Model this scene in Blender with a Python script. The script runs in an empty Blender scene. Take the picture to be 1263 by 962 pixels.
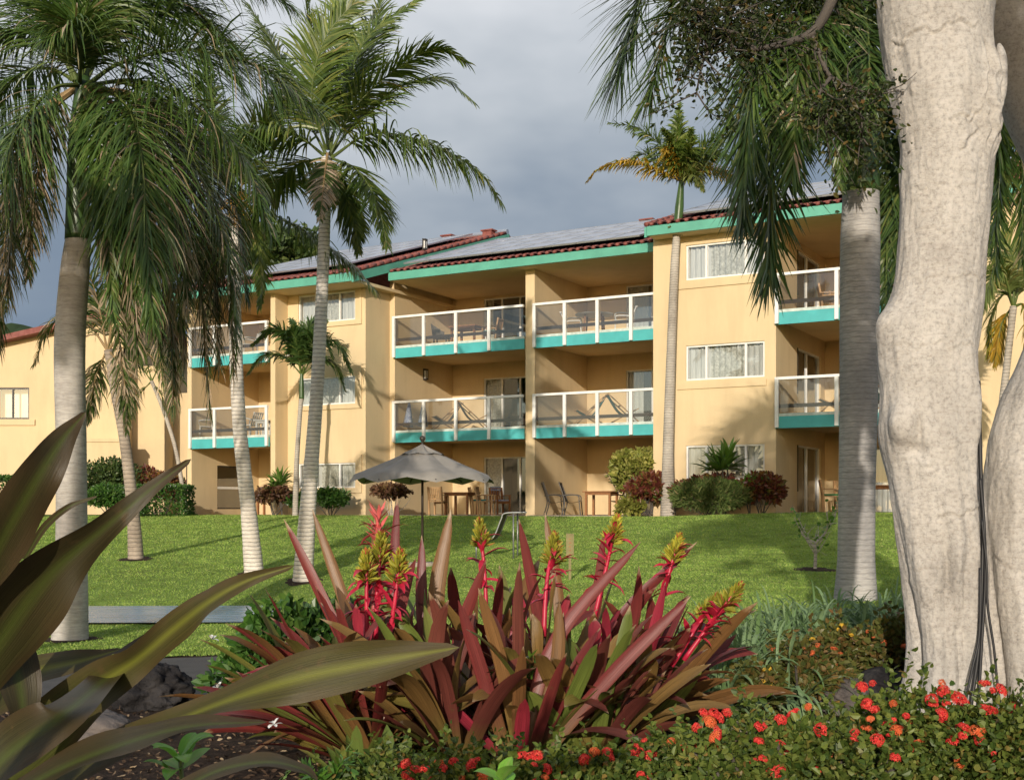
import bpy, math, random
import numpy as np
from mathutils import Vector, noise as mnoise

R = math.radians
scene = bpy.context.scene
COL = scene.collection
rng = np.random.default_rng(7)
random.seed(7)

# ------------------------------------------------------------------ camera
EYE = 0.28
F = 1500.0            # focal length in photo pixels (1263 wide)
cam = bpy.data.cameras.new("camera"); camo = bpy.data.objects.new("camera", cam); COL.objects.link(camo)
cam.sensor_width = 36.0; cam.lens = 36.0 * F / 1263.0
cam.shift_y = (625 - 481) / 1263.0
cam.clip_start = 0.05; cam.clip_end = 6000
camo.location = (0, 0, EYE); camo.rotation_euler = (R(90), 0, 0)
scene.camera = camo

# ------------------------------------------------------------------ light
SUN_EL = R(14.0); SUN_AZ = math.atan2(-0.19, -0.98)      # direction towards the sun
sund = Vector((math.sin(SUN_AZ) * math.cos(SUN_EL), math.cos(SUN_AZ) * math.cos(SUN_EL), math.sin(SUN_EL)))
sun = bpy.data.lights.new("sun", "SUN"); suno = bpy.data.objects.new("sun", sun); COL.objects.link(suno)
sun.energy = 4.15; sun.angle = R(0.5); sun.color = (1.0, 0.90, 0.77)
suno.rotation_euler = sund.to_track_quat('Z', 'Y').to_euler(); suno.location = (-10, -20, 20)

world = bpy.data.worlds.new("World"); scene.world = world; world.use_nodes = True
wn = world.node_tree.nodes; wl = world.node_tree.links; wn.clear()
def N(nt, typ, **kw):
    n = nt.nodes.new(typ)
    for k, v in kw.items(): setattr(n, k, v)
    return n
nt = world.node_tree
out = N(nt, 'ShaderNodeOutputWorld'); bg = N(nt, 'ShaderNodeBackground'); bg.inputs[1].default_value = 0.14
sky = N(nt, 'ShaderNodeTexSky', sky_type='NISHITA', sun_disc=False, sun_elevation=SUN_EL, sun_rotation=SUN_AZ % (2 * math.pi))
tc = N(nt, 'ShaderNodeTexCoord'); sep = N(nt, 'ShaderNodeSeparateXYZ'); wl.new(tc.outputs['Generated'], sep.inputs[0])
mp = N(nt, 'ShaderNodeMapping'); mp.inputs['Scale'].default_value = (1.0, 1.0, 2.2); mp.inputs['Location'].default_value = (1.3, 0.4, 0.2)
wl.new(tc.outputs['Generated'], mp.inputs[0])
nz = N(nt, 'ShaderNodeTexNoise'); nz.inputs['Scale'].default_value = 2.6; nz.inputs['Detail'].default_value = 5; nz.inputs['Roughness'].default_value = 0.5
wl.new(mp.outputs[0], nz.inputs['Vector'])
def math_node(nt, op, a, b, clamp=False):
    m = N(nt, 'ShaderNodeMath', operation=op); m.use_clamp = clamp
    for i, v in enumerate((a, b)):
        if isinstance(v, (int, float)): m.inputs[i].default_value = v
        else: nt.links.new(v, m.inputs[i])
    return m.outputs[0]
e1 = math_node(nt, 'MULTIPLY', math_node(nt, 'SUBTRACT', nz.outputs[0], 0.5), 0.42)
e2 = math_node(nt, 'MULTIPLY', sep.outputs['X'], -0.16)
el = math_node(nt, 'ADD', math_node(nt, 'ADD', sep.outputs['Z'], e1), e2)
ramp = N(nt, 'ShaderNodeValToRGB'); wl.new(el, ramp.inputs[0])
cr = ramp.color_ramp
stops = [(0.0, (1.3, 1.75, 2.5)), (0.17, (1.1, 1.55, 2.25)), (0.25, (1.75, 2.2, 2.8)), (0.325, (3.4, 3.75, 4.15)), (0.40, (5.2, 5.4, 5.7)), (1.0, (4.9, 5.2, 5.8))]
cr.elements[0].position = 0; cr.elements[1].position = 1
for p, c in stops[1:-1]: cr.elements.new(p)
for e, (p, c) in zip(cr.elements, stops): e.position = p; e.color = (c[0] / 8, c[1] / 8, c[2] / 8, 1)
sc8 = N(nt, 'ShaderNodeVectorMath', operation='SCALE'); sc8.inputs['Scale'].default_value = 8; wl.new(ramp.outputs[0], sc8.inputs[0])
# storm cloud ahead (towards +Y), opening to clear evening sky behind the viewer
fac = math_node(nt, 'ADD', math_node(nt, 'MULTIPLY', sep.outputs['Y'], 1.2), math_node(nt, 'ADD', nz.outputs[0], 0.15), clamp=True)
mx = N(nt, 'ShaderNodeMix', data_type='RGBA'); wl.new(fac, mx.inputs[0]); wl.new(sky.outputs[0], mx.inputs[6]); wl.new(sc8.outputs[0], mx.inputs[7])
wl.new(mx.outputs[2], bg.inputs[0]); wl.new(bg.outputs[0], out.inputs[0])

vs = scene.view_settings
vs.view_transform = 'Standard'; vs.look = 'None'; vs.exposure = 0.0; vs.gamma = 1.0; vs.use_curve_mapping = False
scene.render.engine = 'CYCLES'
scene.cycles.use_denoising = True
scene.cycles.max_bounces = 6; scene.cycles.transparent_max_bounces = 16
scene.cycles.caustics_reflective = False; scene.cycles.caustics_refractive = False

# ------------------------------------------------------------------ materials
def newmat(name):
    m = bpy.data.materials.new(name); m.use_nodes = True
    nt = m.node_tree; nt.nodes.clear()
    o = N(nt, 'ShaderNodeOutputMaterial')
    return m, nt, o
def rgb(c): return (c[0], c[1], c[2], 1.0)
def set_ramp(r, stops):
    cr = r.color_ramp
    cr.elements[0].position = 0; cr.elements[1].position = 1
    st = sorted(stops, key=lambda s: s[0])
    while len(cr.elements) < len(st): cr.elements.new(0.5)
    for e, (p, c) in zip(cr.elements, st): e.position = p; e.color = rgb(c)
def mixc(nt, f, a, b, blend='MIX'):
    m = N(nt, 'ShaderNodeMix', data_type='RGBA', blend_type=blend)
    for i, v in ((0, f), (6, a), (7, b)):
        if isinstance(v, (int, float)): m.inputs[i].default_value = v
        elif isinstance(v, tuple): m.inputs[i].default_value = rgb(v)
        else: nt.links.new(v, m.inputs[i])
    return m.outputs[2]
def noise_node(nt, scale, detail=4, rough=0.55, coord='Object', stretch=None, dist=0.0):
    t = N(nt, 'ShaderNodeTexCoord'); n = N(nt, 'ShaderNodeTexNoise')
    n.inputs['Scale'].default_value = scale; n.inputs['Detail'].default_value = detail
    n.inputs['Roughness'].default_value = rough; n.inputs['Distortion'].default_value = dist
    src = t.outputs[coord]
    if stretch:
        mpn = N(nt, 'ShaderNodeMapping'); mpn.inputs['Scale'].default_value = stretch
        nt.links.new(src, mpn.inputs[0]); src = mpn.outputs[0]
    nt.links.new(src, n.inputs['Vector'])
    return n.outputs[0]
def bump(nt, h, strength, dist=0.02, prev=None):
    b = N(nt, 'ShaderNodeBump'); b.inputs['Strength'].default_value = strength; b.inputs['Distance'].default_value = dist
    nt.links.new(h, b.inputs['Height'])
    if prev is not None: nt.links.new(prev, b.inputs['Normal'])
    return b.outputs[0]
def principled(nt, col, rough=0.6, metal=0.0, spec=0.5, normal=None):
    p = N(nt, 'ShaderNodeBsdfPrincipled')
    for k, v in (('Base Color', col), ('Roughness', rough)):
        if isinstance(v, tuple): p.inputs[k].default_value = rgb(v)
        elif isinstance(v, (int, float)): p.inputs[k].default_value = v
        else: nt.links.new(v, p.inputs[k])
    p.inputs['Metallic'].default_value = metal; p.inputs['Specular IOR Level'].default_value = spec
    if normal is not None: nt.links.new(normal, p.inputs['Normal'])
    return p.outputs[0]
def M_basic(name, col, rough=0.6, var=0.18, scale=3.0, bstr=0.0, bscale=40.0, spec=0.4, metal=0.0, col2=None, stretch=None):
    m, nt, o = newmat(name)
    n = noise_node(nt, scale, 5, stretch=stretch)
    c2 = col2 or tuple(x * (1 - 1.6 * var) for x in col)
    r = N(nt, 'ShaderNodeValToRGB'); set_ramp(r, [(0.3, c2), (0.7, col)]); nt.links.new(n, r.inputs[0])
    nr = None
    if bstr: nr = bump(nt, noise_node(nt, bscale, 4, stretch=stretch), bstr)
    nt.links.new(principled(nt, r.outputs[0], rough, metal, spec, nr), o.inputs[0])
    return m
def M_leaf(name, stops, transl=0.3, rough=0.45, spec=0.4, nvar=0.35):
    m, nt, o = newmat(name)
    g = N(nt, 'ShaderNodeNewGeometry')
    r = N(nt, 'ShaderNodeValToRGB'); set_ramp(r, stops); nt.links.new(g.outputs['Random Per Island'], r.inputs[0])
    n = noise_node(nt, 2.0, 3)
    nr = N(nt, 'ShaderNodeMapRange'); nr.inputs[1].default_value = 0.3; nr.inputs[2].default_value = 0.7
    nr.inputs[3].default_value = 1 - nvar; nr.inputs[4].default_value = 1 + nvar; nt.links.new(n, nr.inputs[0])
    sc = N(nt, 'ShaderNodeVectorMath', operation='SCALE'); nt.links.new(r.outputs[0], sc.inputs[0]); nt.links.new(nr.outputs[0], sc.inputs['Scale'])
    p = principled(nt, sc.outputs[0], rough, 0, spec)
    t = N(nt, 'ShaderNodeBsdfTranslucent')
    tcn = mixc(nt, 1.0, sc.outputs[0], (1.0, 1.0, 0.45), 'MULTIPLY'); nt.links.new(tcn, t.inputs[0])
    ms = N(nt, 'ShaderNodeMixShader'); ms.inputs[0].default_value = transl
    nt.links.new(p, ms.inputs[1]); nt.links.new(t.outputs[0], ms.inputs[2]); nt.links.new(ms.outputs[0], o.inputs[0])
    return m
def M_strap(name, base, mid, tip, alt, rough=0.3, streak=0.4, transl=0.12, midrib=None, vein=14, edge=None, pal=None):
    """long leaf: UV v runs base to tip, u across; alt = second colour some leaves have"""
    m, nt, o = newmat(name)
    uv = N(nt, 'ShaderNodeUVMap'); s = N(nt, 'ShaderNodeSeparateXYZ'); nt.links.new(uv.outputs[0], s.inputs[0])
    r = N(nt, 'ShaderNodeValToRGB'); set_ramp(r, [(0.0, base), (0.3, mid), (0.75, mid), (1.0, tip)]); nt.links.new(s.outputs[1], r.inputs[0])
    g = N(nt, 'ShaderNodeNewGeometry')
    r2 = N(nt, 'ShaderNodeValToRGB'); set_ramp(r2, [(0.0, (0, 0, 0)), (0.45, (0.1, 0.1, 0.1)), (0.75, (0.9, 0.9, 0.9)), (1, (1, 1, 1))]); nt.links.new(g.outputs['Random Per Island'], r2.inputs[0])
    c = mixc(nt, r2.outputs[0], r.outputs[0], alt)
    if pal is not None:      # each leaf takes one of several colours, green towards its base
        rp = N(nt, 'ShaderNodeValToRGB'); set_ramp(rp, pal); nt.links.new(g.outputs['Random Per Island'], rp.inputs[0])
        vb = N(nt, 'ShaderNodeValToRGB'); set_ramp(vb, [(0.0, (.85,) * 3), (0.38, (0, 0, 0)), (1, (0, 0, 0))]); nt.links.new(s.outputs[1], vb.inputs[0]); c = mixc(nt, vb.outputs[0], rp.outputs[0], base)
        vt = math_node(nt, 'ADD', s.outputs[1], math_node(nt, 'MULTIPLY', math_node(nt, 'SUBTRACT', noise_node(nt, 9.0, 3), 0.5), 0.22))
        tp = N(nt, 'ShaderNodeValToRGB'); set_ramp(tp, [(0.0, (0, 0, 0)), (0.955, (0, 0, 0)), (0.985, (.9,) * 3), (1, (.9,) * 3)]); nt.links.new(vt, tp.inputs[0]); c = mixc(nt, tp.outputs[0], c, (0.34, 0.24, 0.14))
    mpn = N(nt, 'ShaderNodeMapping'); mpn.inputs['Scale'].default_value = (vein, 1.2, 1); nt.links.new(uv.outputs[0], mpn.inputs[0])
    ns = N(nt, 'ShaderNodeTexNoise'); ns.inputs['Scale'].default_value = 2.0; ns.inputs['Detail'].default_value = 4; nt.links.new(mpn.outputs[0], ns.inputs['Vector'])
    nr = N(nt, 'ShaderNodeMapRange'); nr.inputs[1].default_value = 0.25; nr.inputs[2].default_value = 0.75
    nr.inputs[3].default_value = 1 - streak; nr.inputs[4].default_value = 1 + streak; nt.links.new(ns.outputs[0], nr.inputs[0])
    sc = N(nt, 'ShaderNodeVectorMath', operation='SCALE'); nt.links.new(c, sc.inputs[0]); nt.links.new(nr.outputs[0], sc.inputs['Scale'])
    # blotches and specks of wear
    bl = noise_node(nt, 26.0, 5, 0.6)
    rb = N(nt, 'ShaderNodeValToRGB'); set_ramp(rb, [(0.0, (0, 0, 0)), (0.62, (0, 0, 0)), (0.72, (0.5, 0.5, 0.5)), (1, (0.5, 0.5, 0.5))]); nt.links.new(bl, rb.inputs[0])
    c3 = mixc(nt, rb.outputs[0], sc.outputs[0], (0.10, 0.06, 0.025))
    if midrib is not None:
        d = math_node(nt, 'ABSOLUTE', math_node(nt, 'SUBTRACT', s.outputs[0], 0.5), 0)
        mr = N(nt, 'ShaderNodeValToRGB'); set_ramp(mr, [(0.0, (0.75,) * 3), (0.03, (0.6,) * 3), (0.16, (0.0,) * 3), (1, (0, 0, 0))]); nt.links.new(d, mr.inputs[0])
        c3 = mixc(nt, mr.outputs[0], c3, midrib)
    if edge is not None:
        de = math_node(nt, 'ADD', math_node(nt, 'ABSOLUTE', math_node(nt, 'SUBTRACT', s.outputs[0], 0.5), 0), math_node(nt, 'MULTIPLY', math_node(nt, 'SUBTRACT', noise_node(nt, 7.0, 4, .6), 0.5), 0.9))
        er = N(nt, 'ShaderNodeValToRGB'); set_ramp(er, [(0.0, (0, 0, 0)), (0.24, (0, 0, 0)), (0.46, (0.9,) * 3), (1, (0.9,) * 3)]); nt.links.new(de, er.inputs[0]); c3 = mixc(nt, er.outputs[0], c3, edge)
    nb = bump(nt, ns.outputs[0], 0.25, 0.004)
    p = principled(nt, c3, rough, 0, 0.28, nb)
    t = N(nt, 'ShaderNodeBsdfTranslucent'); nt.links.new(c3, t.inputs[0])
    ms = N(nt, 'ShaderNodeMixShader'); ms.inputs[0].default_value = transl
    nt.links.new(p, ms.inputs[1]); nt.links.new(t.outputs[0], ms.inputs[2]); nt.links.new(ms.outputs[0], o.inputs[0])
    return m
def M_trunk(name, light, dark, ring_scale, ring_str=0.5, patch=1.2, rough=0.85, ringcol=0.55):
    m, nt, o = newmat(name)
    big = noise_node(nt, patch, 5, 0.6, stretch=(1, 1, 0.6))
    r = N(nt, 'ShaderNodeValToRGB'); set_ramp(r, [(0.32, dark), (0.66, light)]); nt.links.new(big, r.inputs[0])
    t = N(nt, 'ShaderNodeTexCoord'); w = N(nt, 'ShaderNodeTexWave', wave_type='BANDS', bands_direction='Z', wave_profile='SIN')
    w.inputs['Scale'].default_value = ring_scale; w.inputs['Distortion'].default_value = 1.6; w.inputs['Detail'].default_value = 3; w.inputs['Detail Scale'].default_value = 2.0
    nt.links.new(t.outputs['Object'], w.inputs['Vector'])
    rr = N(nt, 'ShaderNodeValToRGB'); set_ramp(rr, [(0.0, (ringcol,) * 3), (0.22, (1, 1, 1)), (1, (1, 1, 1))]); nt.links.new(w.outputs[1], rr.inputs[0])
    c = mixc(nt, 1.0, r.outputs[0], rr.outputs[0], 'MULTIPLY')
    fine = noise_node(nt, 16, 6, 0.65, stretch=(0.6, 0.6, 3.5))
    fr = N(nt, 'ShaderNodeValToRGB'); set_ramp(fr, [(0.3, (0.70,) * 3), (0.65, (1.08,) * 3)]); nt.links.new(fine, fr.inputs[0])
    c = mixc(nt, 1.0, c, fr.outputs[0], 'MULTIPLY')
    b1 = bump(nt, w.outputs[1], ring_str, 0.008); b2 = bump(nt, fine, 0.5, 0.012, b1)
    nt.links.new(principled(nt, c, rough, 0, 0.2, b2), o.inputs[0])
    return m
def M_glass(name, tint, refl=0.18, dens=0.0, rough=0.02):
    m, nt, o = newmat(name)
    tr = N(nt, 'ShaderNodeBsdfTransparent'); tr.inputs[0].default_value = rgb(tint)
    gl = N(nt, 'ShaderNodeBsdfGlossy'); gl.inputs['Roughness'].default_value = rough; gl.inputs[0].default_value = (0.9, 0.92, 0.95, 1)
    lw = N(nt, 'ShaderNodeFresnel'); lw.inputs[0].default_value = 1.5
    f = math_node(nt, 'ADD', lw.outputs[0], refl, clamp=True)
    ms = N(nt, 'ShaderNodeMixShader'); nt.links.new(f, ms.inputs[0]); nt.links.new(tr.outputs[0], ms.inputs[1]); nt.links.new(gl.outputs[0], ms.inputs[2])
    sh = ms.outputs[0]
    if dens:
        df = N(nt, 'ShaderNodeBsdfDiffuse'); df.inputs[0].default_value = (0.42, 0.44, 0.46, 1)
        m2 = N(nt, 'ShaderNodeMixShader'); m2.inputs[0].default_value = dens; nt.links.new(sh, m2.inputs[1]); nt.links.new(df.outputs[0], m2.inputs[2]); sh = m2.outputs[0]
    nt.links.new(sh, o.inputs[0])
    return m

# stucco with gentle weathering: streaks running down, faint blotches
def M_stucco(name, col, dirt):
    m, nt, o = newmat(name)
    a = noise_node(nt, 0.6, 5, 0.6); b = noise_node(nt, 2.0, 6, 0.65, stretch=(0.9, 0.9, 0.16))
    r = N(nt, 'ShaderNodeValToRGB'); set_ramp(r, [(0.3, tuple(x * 0.9 for x in col)), (0.7, col)]); nt.links.new(a, r.inputs[0])
    r2 = N(nt, 'ShaderNodeValToRGB'); set_ramp(r2, [(0.0, (0.75,) * 3), (0.36, (0.4,) * 3), (0.55, (0, 0, 0)), (1, (0, 0, 0))]); nt.links.new(b, r2.inputs[0])
    f = math_node(nt, 'MULTIPLY', r2.outputs[0], 0.5)
    c = mixc(nt, f, r.outputs[0], dirt)
    nb = bump(nt, noise_node(nt, 55, 4), 0.35, 0.012)
    nt.links.new(principled(nt, c, 0.9, 0, 0.2, nb), o.inputs[0])
    return m
MAT = {}
MAT['stucco'] = M_stucco('stucco', (0.67, 0.52, 0.31), (0.42, 0.31, 0.18))
MAT['teal'] = M_basic('teal_paint', (0.075, 0.42, 0.42), 0.5, 0.12, 2.5, 0.1, 60)
MAT['tealgreen'] = M_basic('fascia_paint', (0.11, 0.38, 0.28), 0.5, 0.14, 2.0, 0.1, 60)
MAT['white'] = M_basic('white_paint', (0.78, 0.77, 0.73), 0.45, 0.08, 4)
MAT['deck_edge'] = M_basic('deck_edge', (0.58, 0.66, 0.60), 0.7, 0.2, 8)
MAT['brown'] = M_basic('dark_brown', (0.045, 0.028, 0.02), 0.6, 0.2, 8)
MAT['redtile'] = M_basic('roof_tile', (0.26, 0.095, 0.078), 0.75, 0.25, 5, 0.3, 30, col2=(0.16, 0.04, 0.032))
MAT['panel'] = M_basic('solar_cells', (0.48, 0.50, 0.56), 0.3, 0.15, 3, spec=1.0, metal=0.8)
MAT['alu'] = M_basic('aluminium', (0.62, 0.63, 0.65), 0.35, 0.08, 6, metal=0.85)
MAT['railglass'] = M_glass('rail_glass', (0.82, 0.82, 0.80), 0.05, 0.055)
MAT['winglass'] = M_glass('window_glass', (0.82, 0.85, 0.85), 0.15)
MAT['curtain'] = M_basic('curtain', (0.84, 0.82, 0.77), 0.9, 0.15, 9, stretch=(4, 4, 0.3))
MAT['lace'] = M_basic('patterned_curtain', (0.86, 0.83, 0.74), 0.9, 0.3, 14, col2=(0.36, 0.34, 0.28))
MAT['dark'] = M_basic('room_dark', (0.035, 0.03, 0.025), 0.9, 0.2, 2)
MAT['room'] = M_basic('unlit_room', (0.10, 0.075, 0.05), 0.9, 0.2, 2)
MAT['teak'] = M_basic('teak', (0.34, 0.15, 0.055), 0.6, 0.25, 10, 0.2, 40, stretch=(1, 1, 6))
MAT['teakpale'] = M_basic('pale_teak', (0.46, 0.27, 0.12), 0.6, 0.22, 10, 0.2, 40)
MAT['bronze'] = M_basic('bronze_frame', (0.045, 0.038, 0.03), 0.4, 0.15, 10)
MAT['sling'] = M_basic('sling_fabric', (0.11, 0.092, 0.07), 0.8, 0.2, 30)
MAT['tealcloth'] = M_basic('teal_cloth', (0.03, 0.26, 0.27), 0.85, 0.2, 12)
MAT['greencloth'] = M_basic('green_cloth', (0.03, 0.17, 0.06), 0.85, 0.2, 12)
MAT['bluecloth'] = M_basic('blue_white_cloth', (0.55, 0.62, 0.72), 0.85, 0.3, 9, col2=(0.02, 0.07, 0.30))
MAT['greycloth'] = M_basic('umbrella_cloth', (0.29, 0.27, 0.24), 0.85, 0.12, 4, 0.15, 80)
MAT['whiteplastic'] = M_basic('white_plastic', (0.66, 0.66, 0.63), 0.4, 0.08, 6)
MAT['concrete'] = M_basic('concrete', (0.40, 0.35, 0.27), 0.9, 0.2, 4, 0.3, 60)
MAT['woodpost'] = M_basic('weathered_wood', (0.26, 0.22, 0.10), 0.8, 0.2, 9, 0.2, 50)
MAT['black'] = M_basic('black_rubber', (0.02, 0.02, 0.022), 0.5, 0.2, 10)
MAT['metalgrey'] = M_basic('grey_metal', (0.26, 0.27, 0.27), 0.4, 0.1, 10, metal=0.5)

# ------------------------------------------------------------------ mesh building
class MB:
    """collects verts/faces; becomes ONE mesh object"""
    def __init__(self, xf=None):
        self.v = []; self.q = []; self.t = []; self.n = 0; self.uv = []; self.qm = []; self.tm = []; self.xf = xf; self.mat = 0
    def add(self, v, quads=None, tris=None, uv=None, raw=False):
        v = np.asarray(v, float).reshape(-1, 3)
        if self.xf is not None and not raw: v = self.xf(v)
        self.v.append(v)
        self.uv.append(np.zeros((len(v), 2)) if uv is None else np.asarray(uv, float).reshape(-1, 2))
        if quads is not None and len(quads):
            q = np.asarray(quads, int) + self.n; self.q.append(q); self.qm.append(np.full(len(q), self.mat))
        if tris is not None and len(tris):
            t = np.asarray(tris, int) + self.n; self.t.append(t); self.tm.append(np.full(len(t), self.mat))
        self.n += len(v)
        return self
    def box(self, x0, x1, y0, y1, z0, z1):
        v = [(x, y, z) for x in (x0, x1) for y in (y0, y1) for z in (z0, z1)]
        return self.add(v, [(0, 1, 3, 2), (4, 6, 7, 5), (0, 4, 5, 1), (2, 3, 7, 6), (0, 2, 6, 4), (1, 5, 7, 3)])
    def bar(self, a, b, w, h=None, up=(0, 0, 1)):
        """square bar from a to b"""
        h = h or w; a = np.array(a, float); b = np.array(b, float); d = b - a; d /= np.linalg.norm(d)
        u = np.array(up, float)
        if abs(d @ u) > 0.95: u = np.array((0, 1.0, 0))
        s = np.cross(d, u); s /= np.linalg.norm(s); u = np.cross(s, d)
        v = [p + i * s * w / 2 + j * u * h / 2 for p in (a, b) for i, j in ((-1, -1), (1, -1), (1, 1), (-1, 1))]
        return self.add(v, [(0, 1, 2, 3), (4, 7, 6, 5), (0, 4, 5, 1), (1, 5, 6, 2), (2, 6, 7, 3), (3, 7, 4, 0)])
    def tube(self, pts, rad, n=8, cap=True):
        P = np.asarray(pts, float); K = len(P)
        rad = np.full(K, rad) if np.isscalar(rad) else np.asarray(rad, float)
        T = np.gradient(P, axis=0); T /= np.linalg.norm(T, axis=1)[:, None] + 1e-12
        ref = np.array((0, 0, 1.0)) if abs(T[0][2]) < 0.9 else np.array((1.0, 0, 0))
        nv = np.cross(T[0], ref); nv /= np.linalg.norm(nv)
        V = []; U = []
        an = np.linspace(0, 2 * np.pi, n, endpoint=False)
        for i in range(K):
            nv = nv - T[i] * (nv @ T[i]); nv /= np.linalg.norm(nv); bv = np.cross(T[i], nv)
            V.append(P[i] + rad[i] * (np.cos(an)[:, None] * nv + np.sin(an)[:, None] * bv))
            U.append(np.stack([an / (2 * np.pi), np.full(n, i / (K - 1))], 1))
        q = [(i * n + j, i * n + (j + 1) % n, (i + 1) * n + (j + 1) % n, (i + 1) * n + j) for i in range(K - 1) for j in range(n)]
        V = np.concatenate(V); U = np.concatenate(U); tr = []
        if cap:
            V = np.concatenate([V, P[:1], P[-1:]]); U = np.concatenate([U, [[0, 0], [0, 1]]])
            tr = [(K * n, (j + 1) % n, j) for j in range(n)] + [(K * n + 1, (K - 1) * n + j, (K - 1) * n + (j + 1) % n) for j in range(n)]
        return self.add(V, q, tr, U)
    def lathe(self, prof, n=24, c=(0, 0, 0)):
        an = np.linspace(0, 2 * np.pi, n, endpoint=False)
        V = np.concatenate([np.stack([c[0] + r * np.cos(an), c[1] + r * np.sin(an), np.full(n, c[2] + z)], 1) for r, z in prof])
        K = len(prof)
        return self.add(V, [(i * n + j, i * n + (j + 1) % n, (i + 1) * n + (j + 1) % n, (i + 1) * n + j) for i in range(K - 1) for j in range(n)])
    def grid(self, V, uv=None):
        """V (A,B,3)"""
        V = np.asarray(V, float); A, B = V.shape[:2]
        i, j = np.meshgrid(np.arange(A - 1), np.arange(B - 1), indexing='ij'); k = (i * B + j).ravel()
        return self.add(V.reshape(-1, 3), np.stack([k, k + 1, k + B + 1, k + B], 1), None, uv)
    def obj(self, name, mats, parent=None, origin=(0, 0, 0), smooth=False, label=None):
        v = np.concatenate(self.v) - np.asarray(origin, float)
        q = np.concatenate(self.q) if self.q else np.zeros((0, 4), int)
        t = np.concatenate(self.t) if self.t else np.zeros((0, 3), int)
        me = bpy.data.meshes.new(name)
        me.vertices.add(len(v)); me.vertices.foreach_set('co', v.astype(np.float32).ravel())
        li = np.concatenate([q.ravel(), t.ravel()]).astype(np.int32)
        me.loops.add(len(li)); me.loops.foreach_set('vertex_index', li)
        nf = len(q) + len(t); me.polygons.add(nf)
        tot = np.concatenate([np.full(len(q), 4), np.full(len(t), 3)]).astype(np.int32)
        st = np.concatenate([[0], np.cumsum(tot)[:-1]]).astype(np.int32)
        me.polygons.foreach_set('loop_start', st); me.polygons.foreach_set('loop_total', tot)
        mi = np.concatenate(([np.concatenate(self.qm)] if self.qm else []) + ([np.concatenate(self.tm)] if self.tm else [])).astype(np.int32)
        me.polygons.foreach_set('material_index', mi)
        me.polygons.foreach_set('use_smooth', np.full(nf, smooth))
        uv = np.concatenate(self.uv)
        ul = me.uv_layers.new(name='UVMap'); ul.data.foreach_set('uv', uv[li].astype(np.float32).ravel())
        for m in (mats if isinstance(mats, (list, tuple)) else [mats]): me.materials.append(MAT[m] if isinstance(m, str) else m)
        me.update(calc_edges=True); me.validate()
        o = bpy.data.objects.new(name, me); COL.objects.link(o)
        if parent is not None: o.parent = parent
        else: o.location = origin
        if label: o['label'] = label
        return o

def tag(o, label=None, cat=None, group=None, kind=None):
    if label: o['label'] = label
    if cat: o['category'] = cat
    if group: o['group'] = group
    if kind: o['kind'] = kind
    return o
def empty(name, loc, label, cat, group=None, rotz=0.0):
    o = bpy.data.objects.new(name, None); COL.objects.link(o); o.location = loc; o.rotation_euler = (0, 0, rotz); o.empty_display_size = 0.2
    return tag(o, label, cat, group)
CH = {}
def kids(o): return [c for c in bpy.data.objects if c.parent == o]
def copy_tree(o, loc, rotz, label, group=None, scale=1.0):
    c = o.copy(); COL.objects.link(c); c.location = loc; c.rotation_euler = (0, 0, rotz); c.scale = (scale,) * 3
    c['label'] = label
    if group: c['group'] = group
    for ch in kids(o):
        d = ch.copy(); COL.objects.link(d); d.parent = c
        for g in kids(ch):
            e = g.copy(); COL.objects.link(e); e.parent = d
    return c

def W(px, py, d):
    """a point at depth d metres on the photo ray (px, py), as a world position"""
    return np.array(((px - 631.5) / F * d, d, EYE + (625 - py) / F * d))
def spline(P, n):
    """Catmull-Rom through P, n samples"""
    P = np.asarray(P, float); Q = np.concatenate([[2 * P[0] - P[1]], P, [2 * P[-1] - P[-2]]])
    t = np.linspace(0, len(P) - 1 - 1e-9, n); i = t.astype(int); f = (t - i)[:, None]
    a, b, c, d = Q[i], Q[i + 1], Q[i + 2], Q[i + 3]
    return 0.5 * (2 * b + (c - a) * f + (2 * a - 5 * b + 4 * c - d) * f ** 2 + (3 * b - a - 3 * c + d) * f ** 3)
def unit(v): return v / (np.linalg.norm(v, axis=-1, keepdims=True) + 1e-12)
def ss(a, b, x):
    t = np.clip((np.asarray(x, float) - a) / (b - a), 0, 1); return t * t * (3 - 2 * t)

# facade frame of the apartment building: s along it (to the right), t into it
ANG = R(29.3); SV = np.array((math.cos(ANG), -math.sin(ANG))); TV = np.array((math.sin(ANG), math.cos(ANG)))
P0 = np.array(((487 - 631.5) / F * 40.4, 40.4))
def BF(v):
    v = np.asarray(v, float).reshape(-1, 3); xy = P0 + v[:, :1] * SV + v[:, 1:2] * TV
    return np.concatenate([xy, v[:, 2:]], 1)
def bw(s, t, z): return tuple(BF([(s, t, z)])[0])
def s_at(px, t):
    u = (px - 631.5) / F; q = P0 + t * TV
    return (u * q[1] - q[0]) / (SV[0] - u * SV[1])
def t_at(px, s):
    u = (px - 631.5) / F; q = P0 + s * SV
    return (u * q[1] - q[0]) / (TV[0] - u * TV[1])
def z_at(py, s, t): return EYE + (625 - py) / F * (P0 + s * SV + t * TV)[1]
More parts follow.
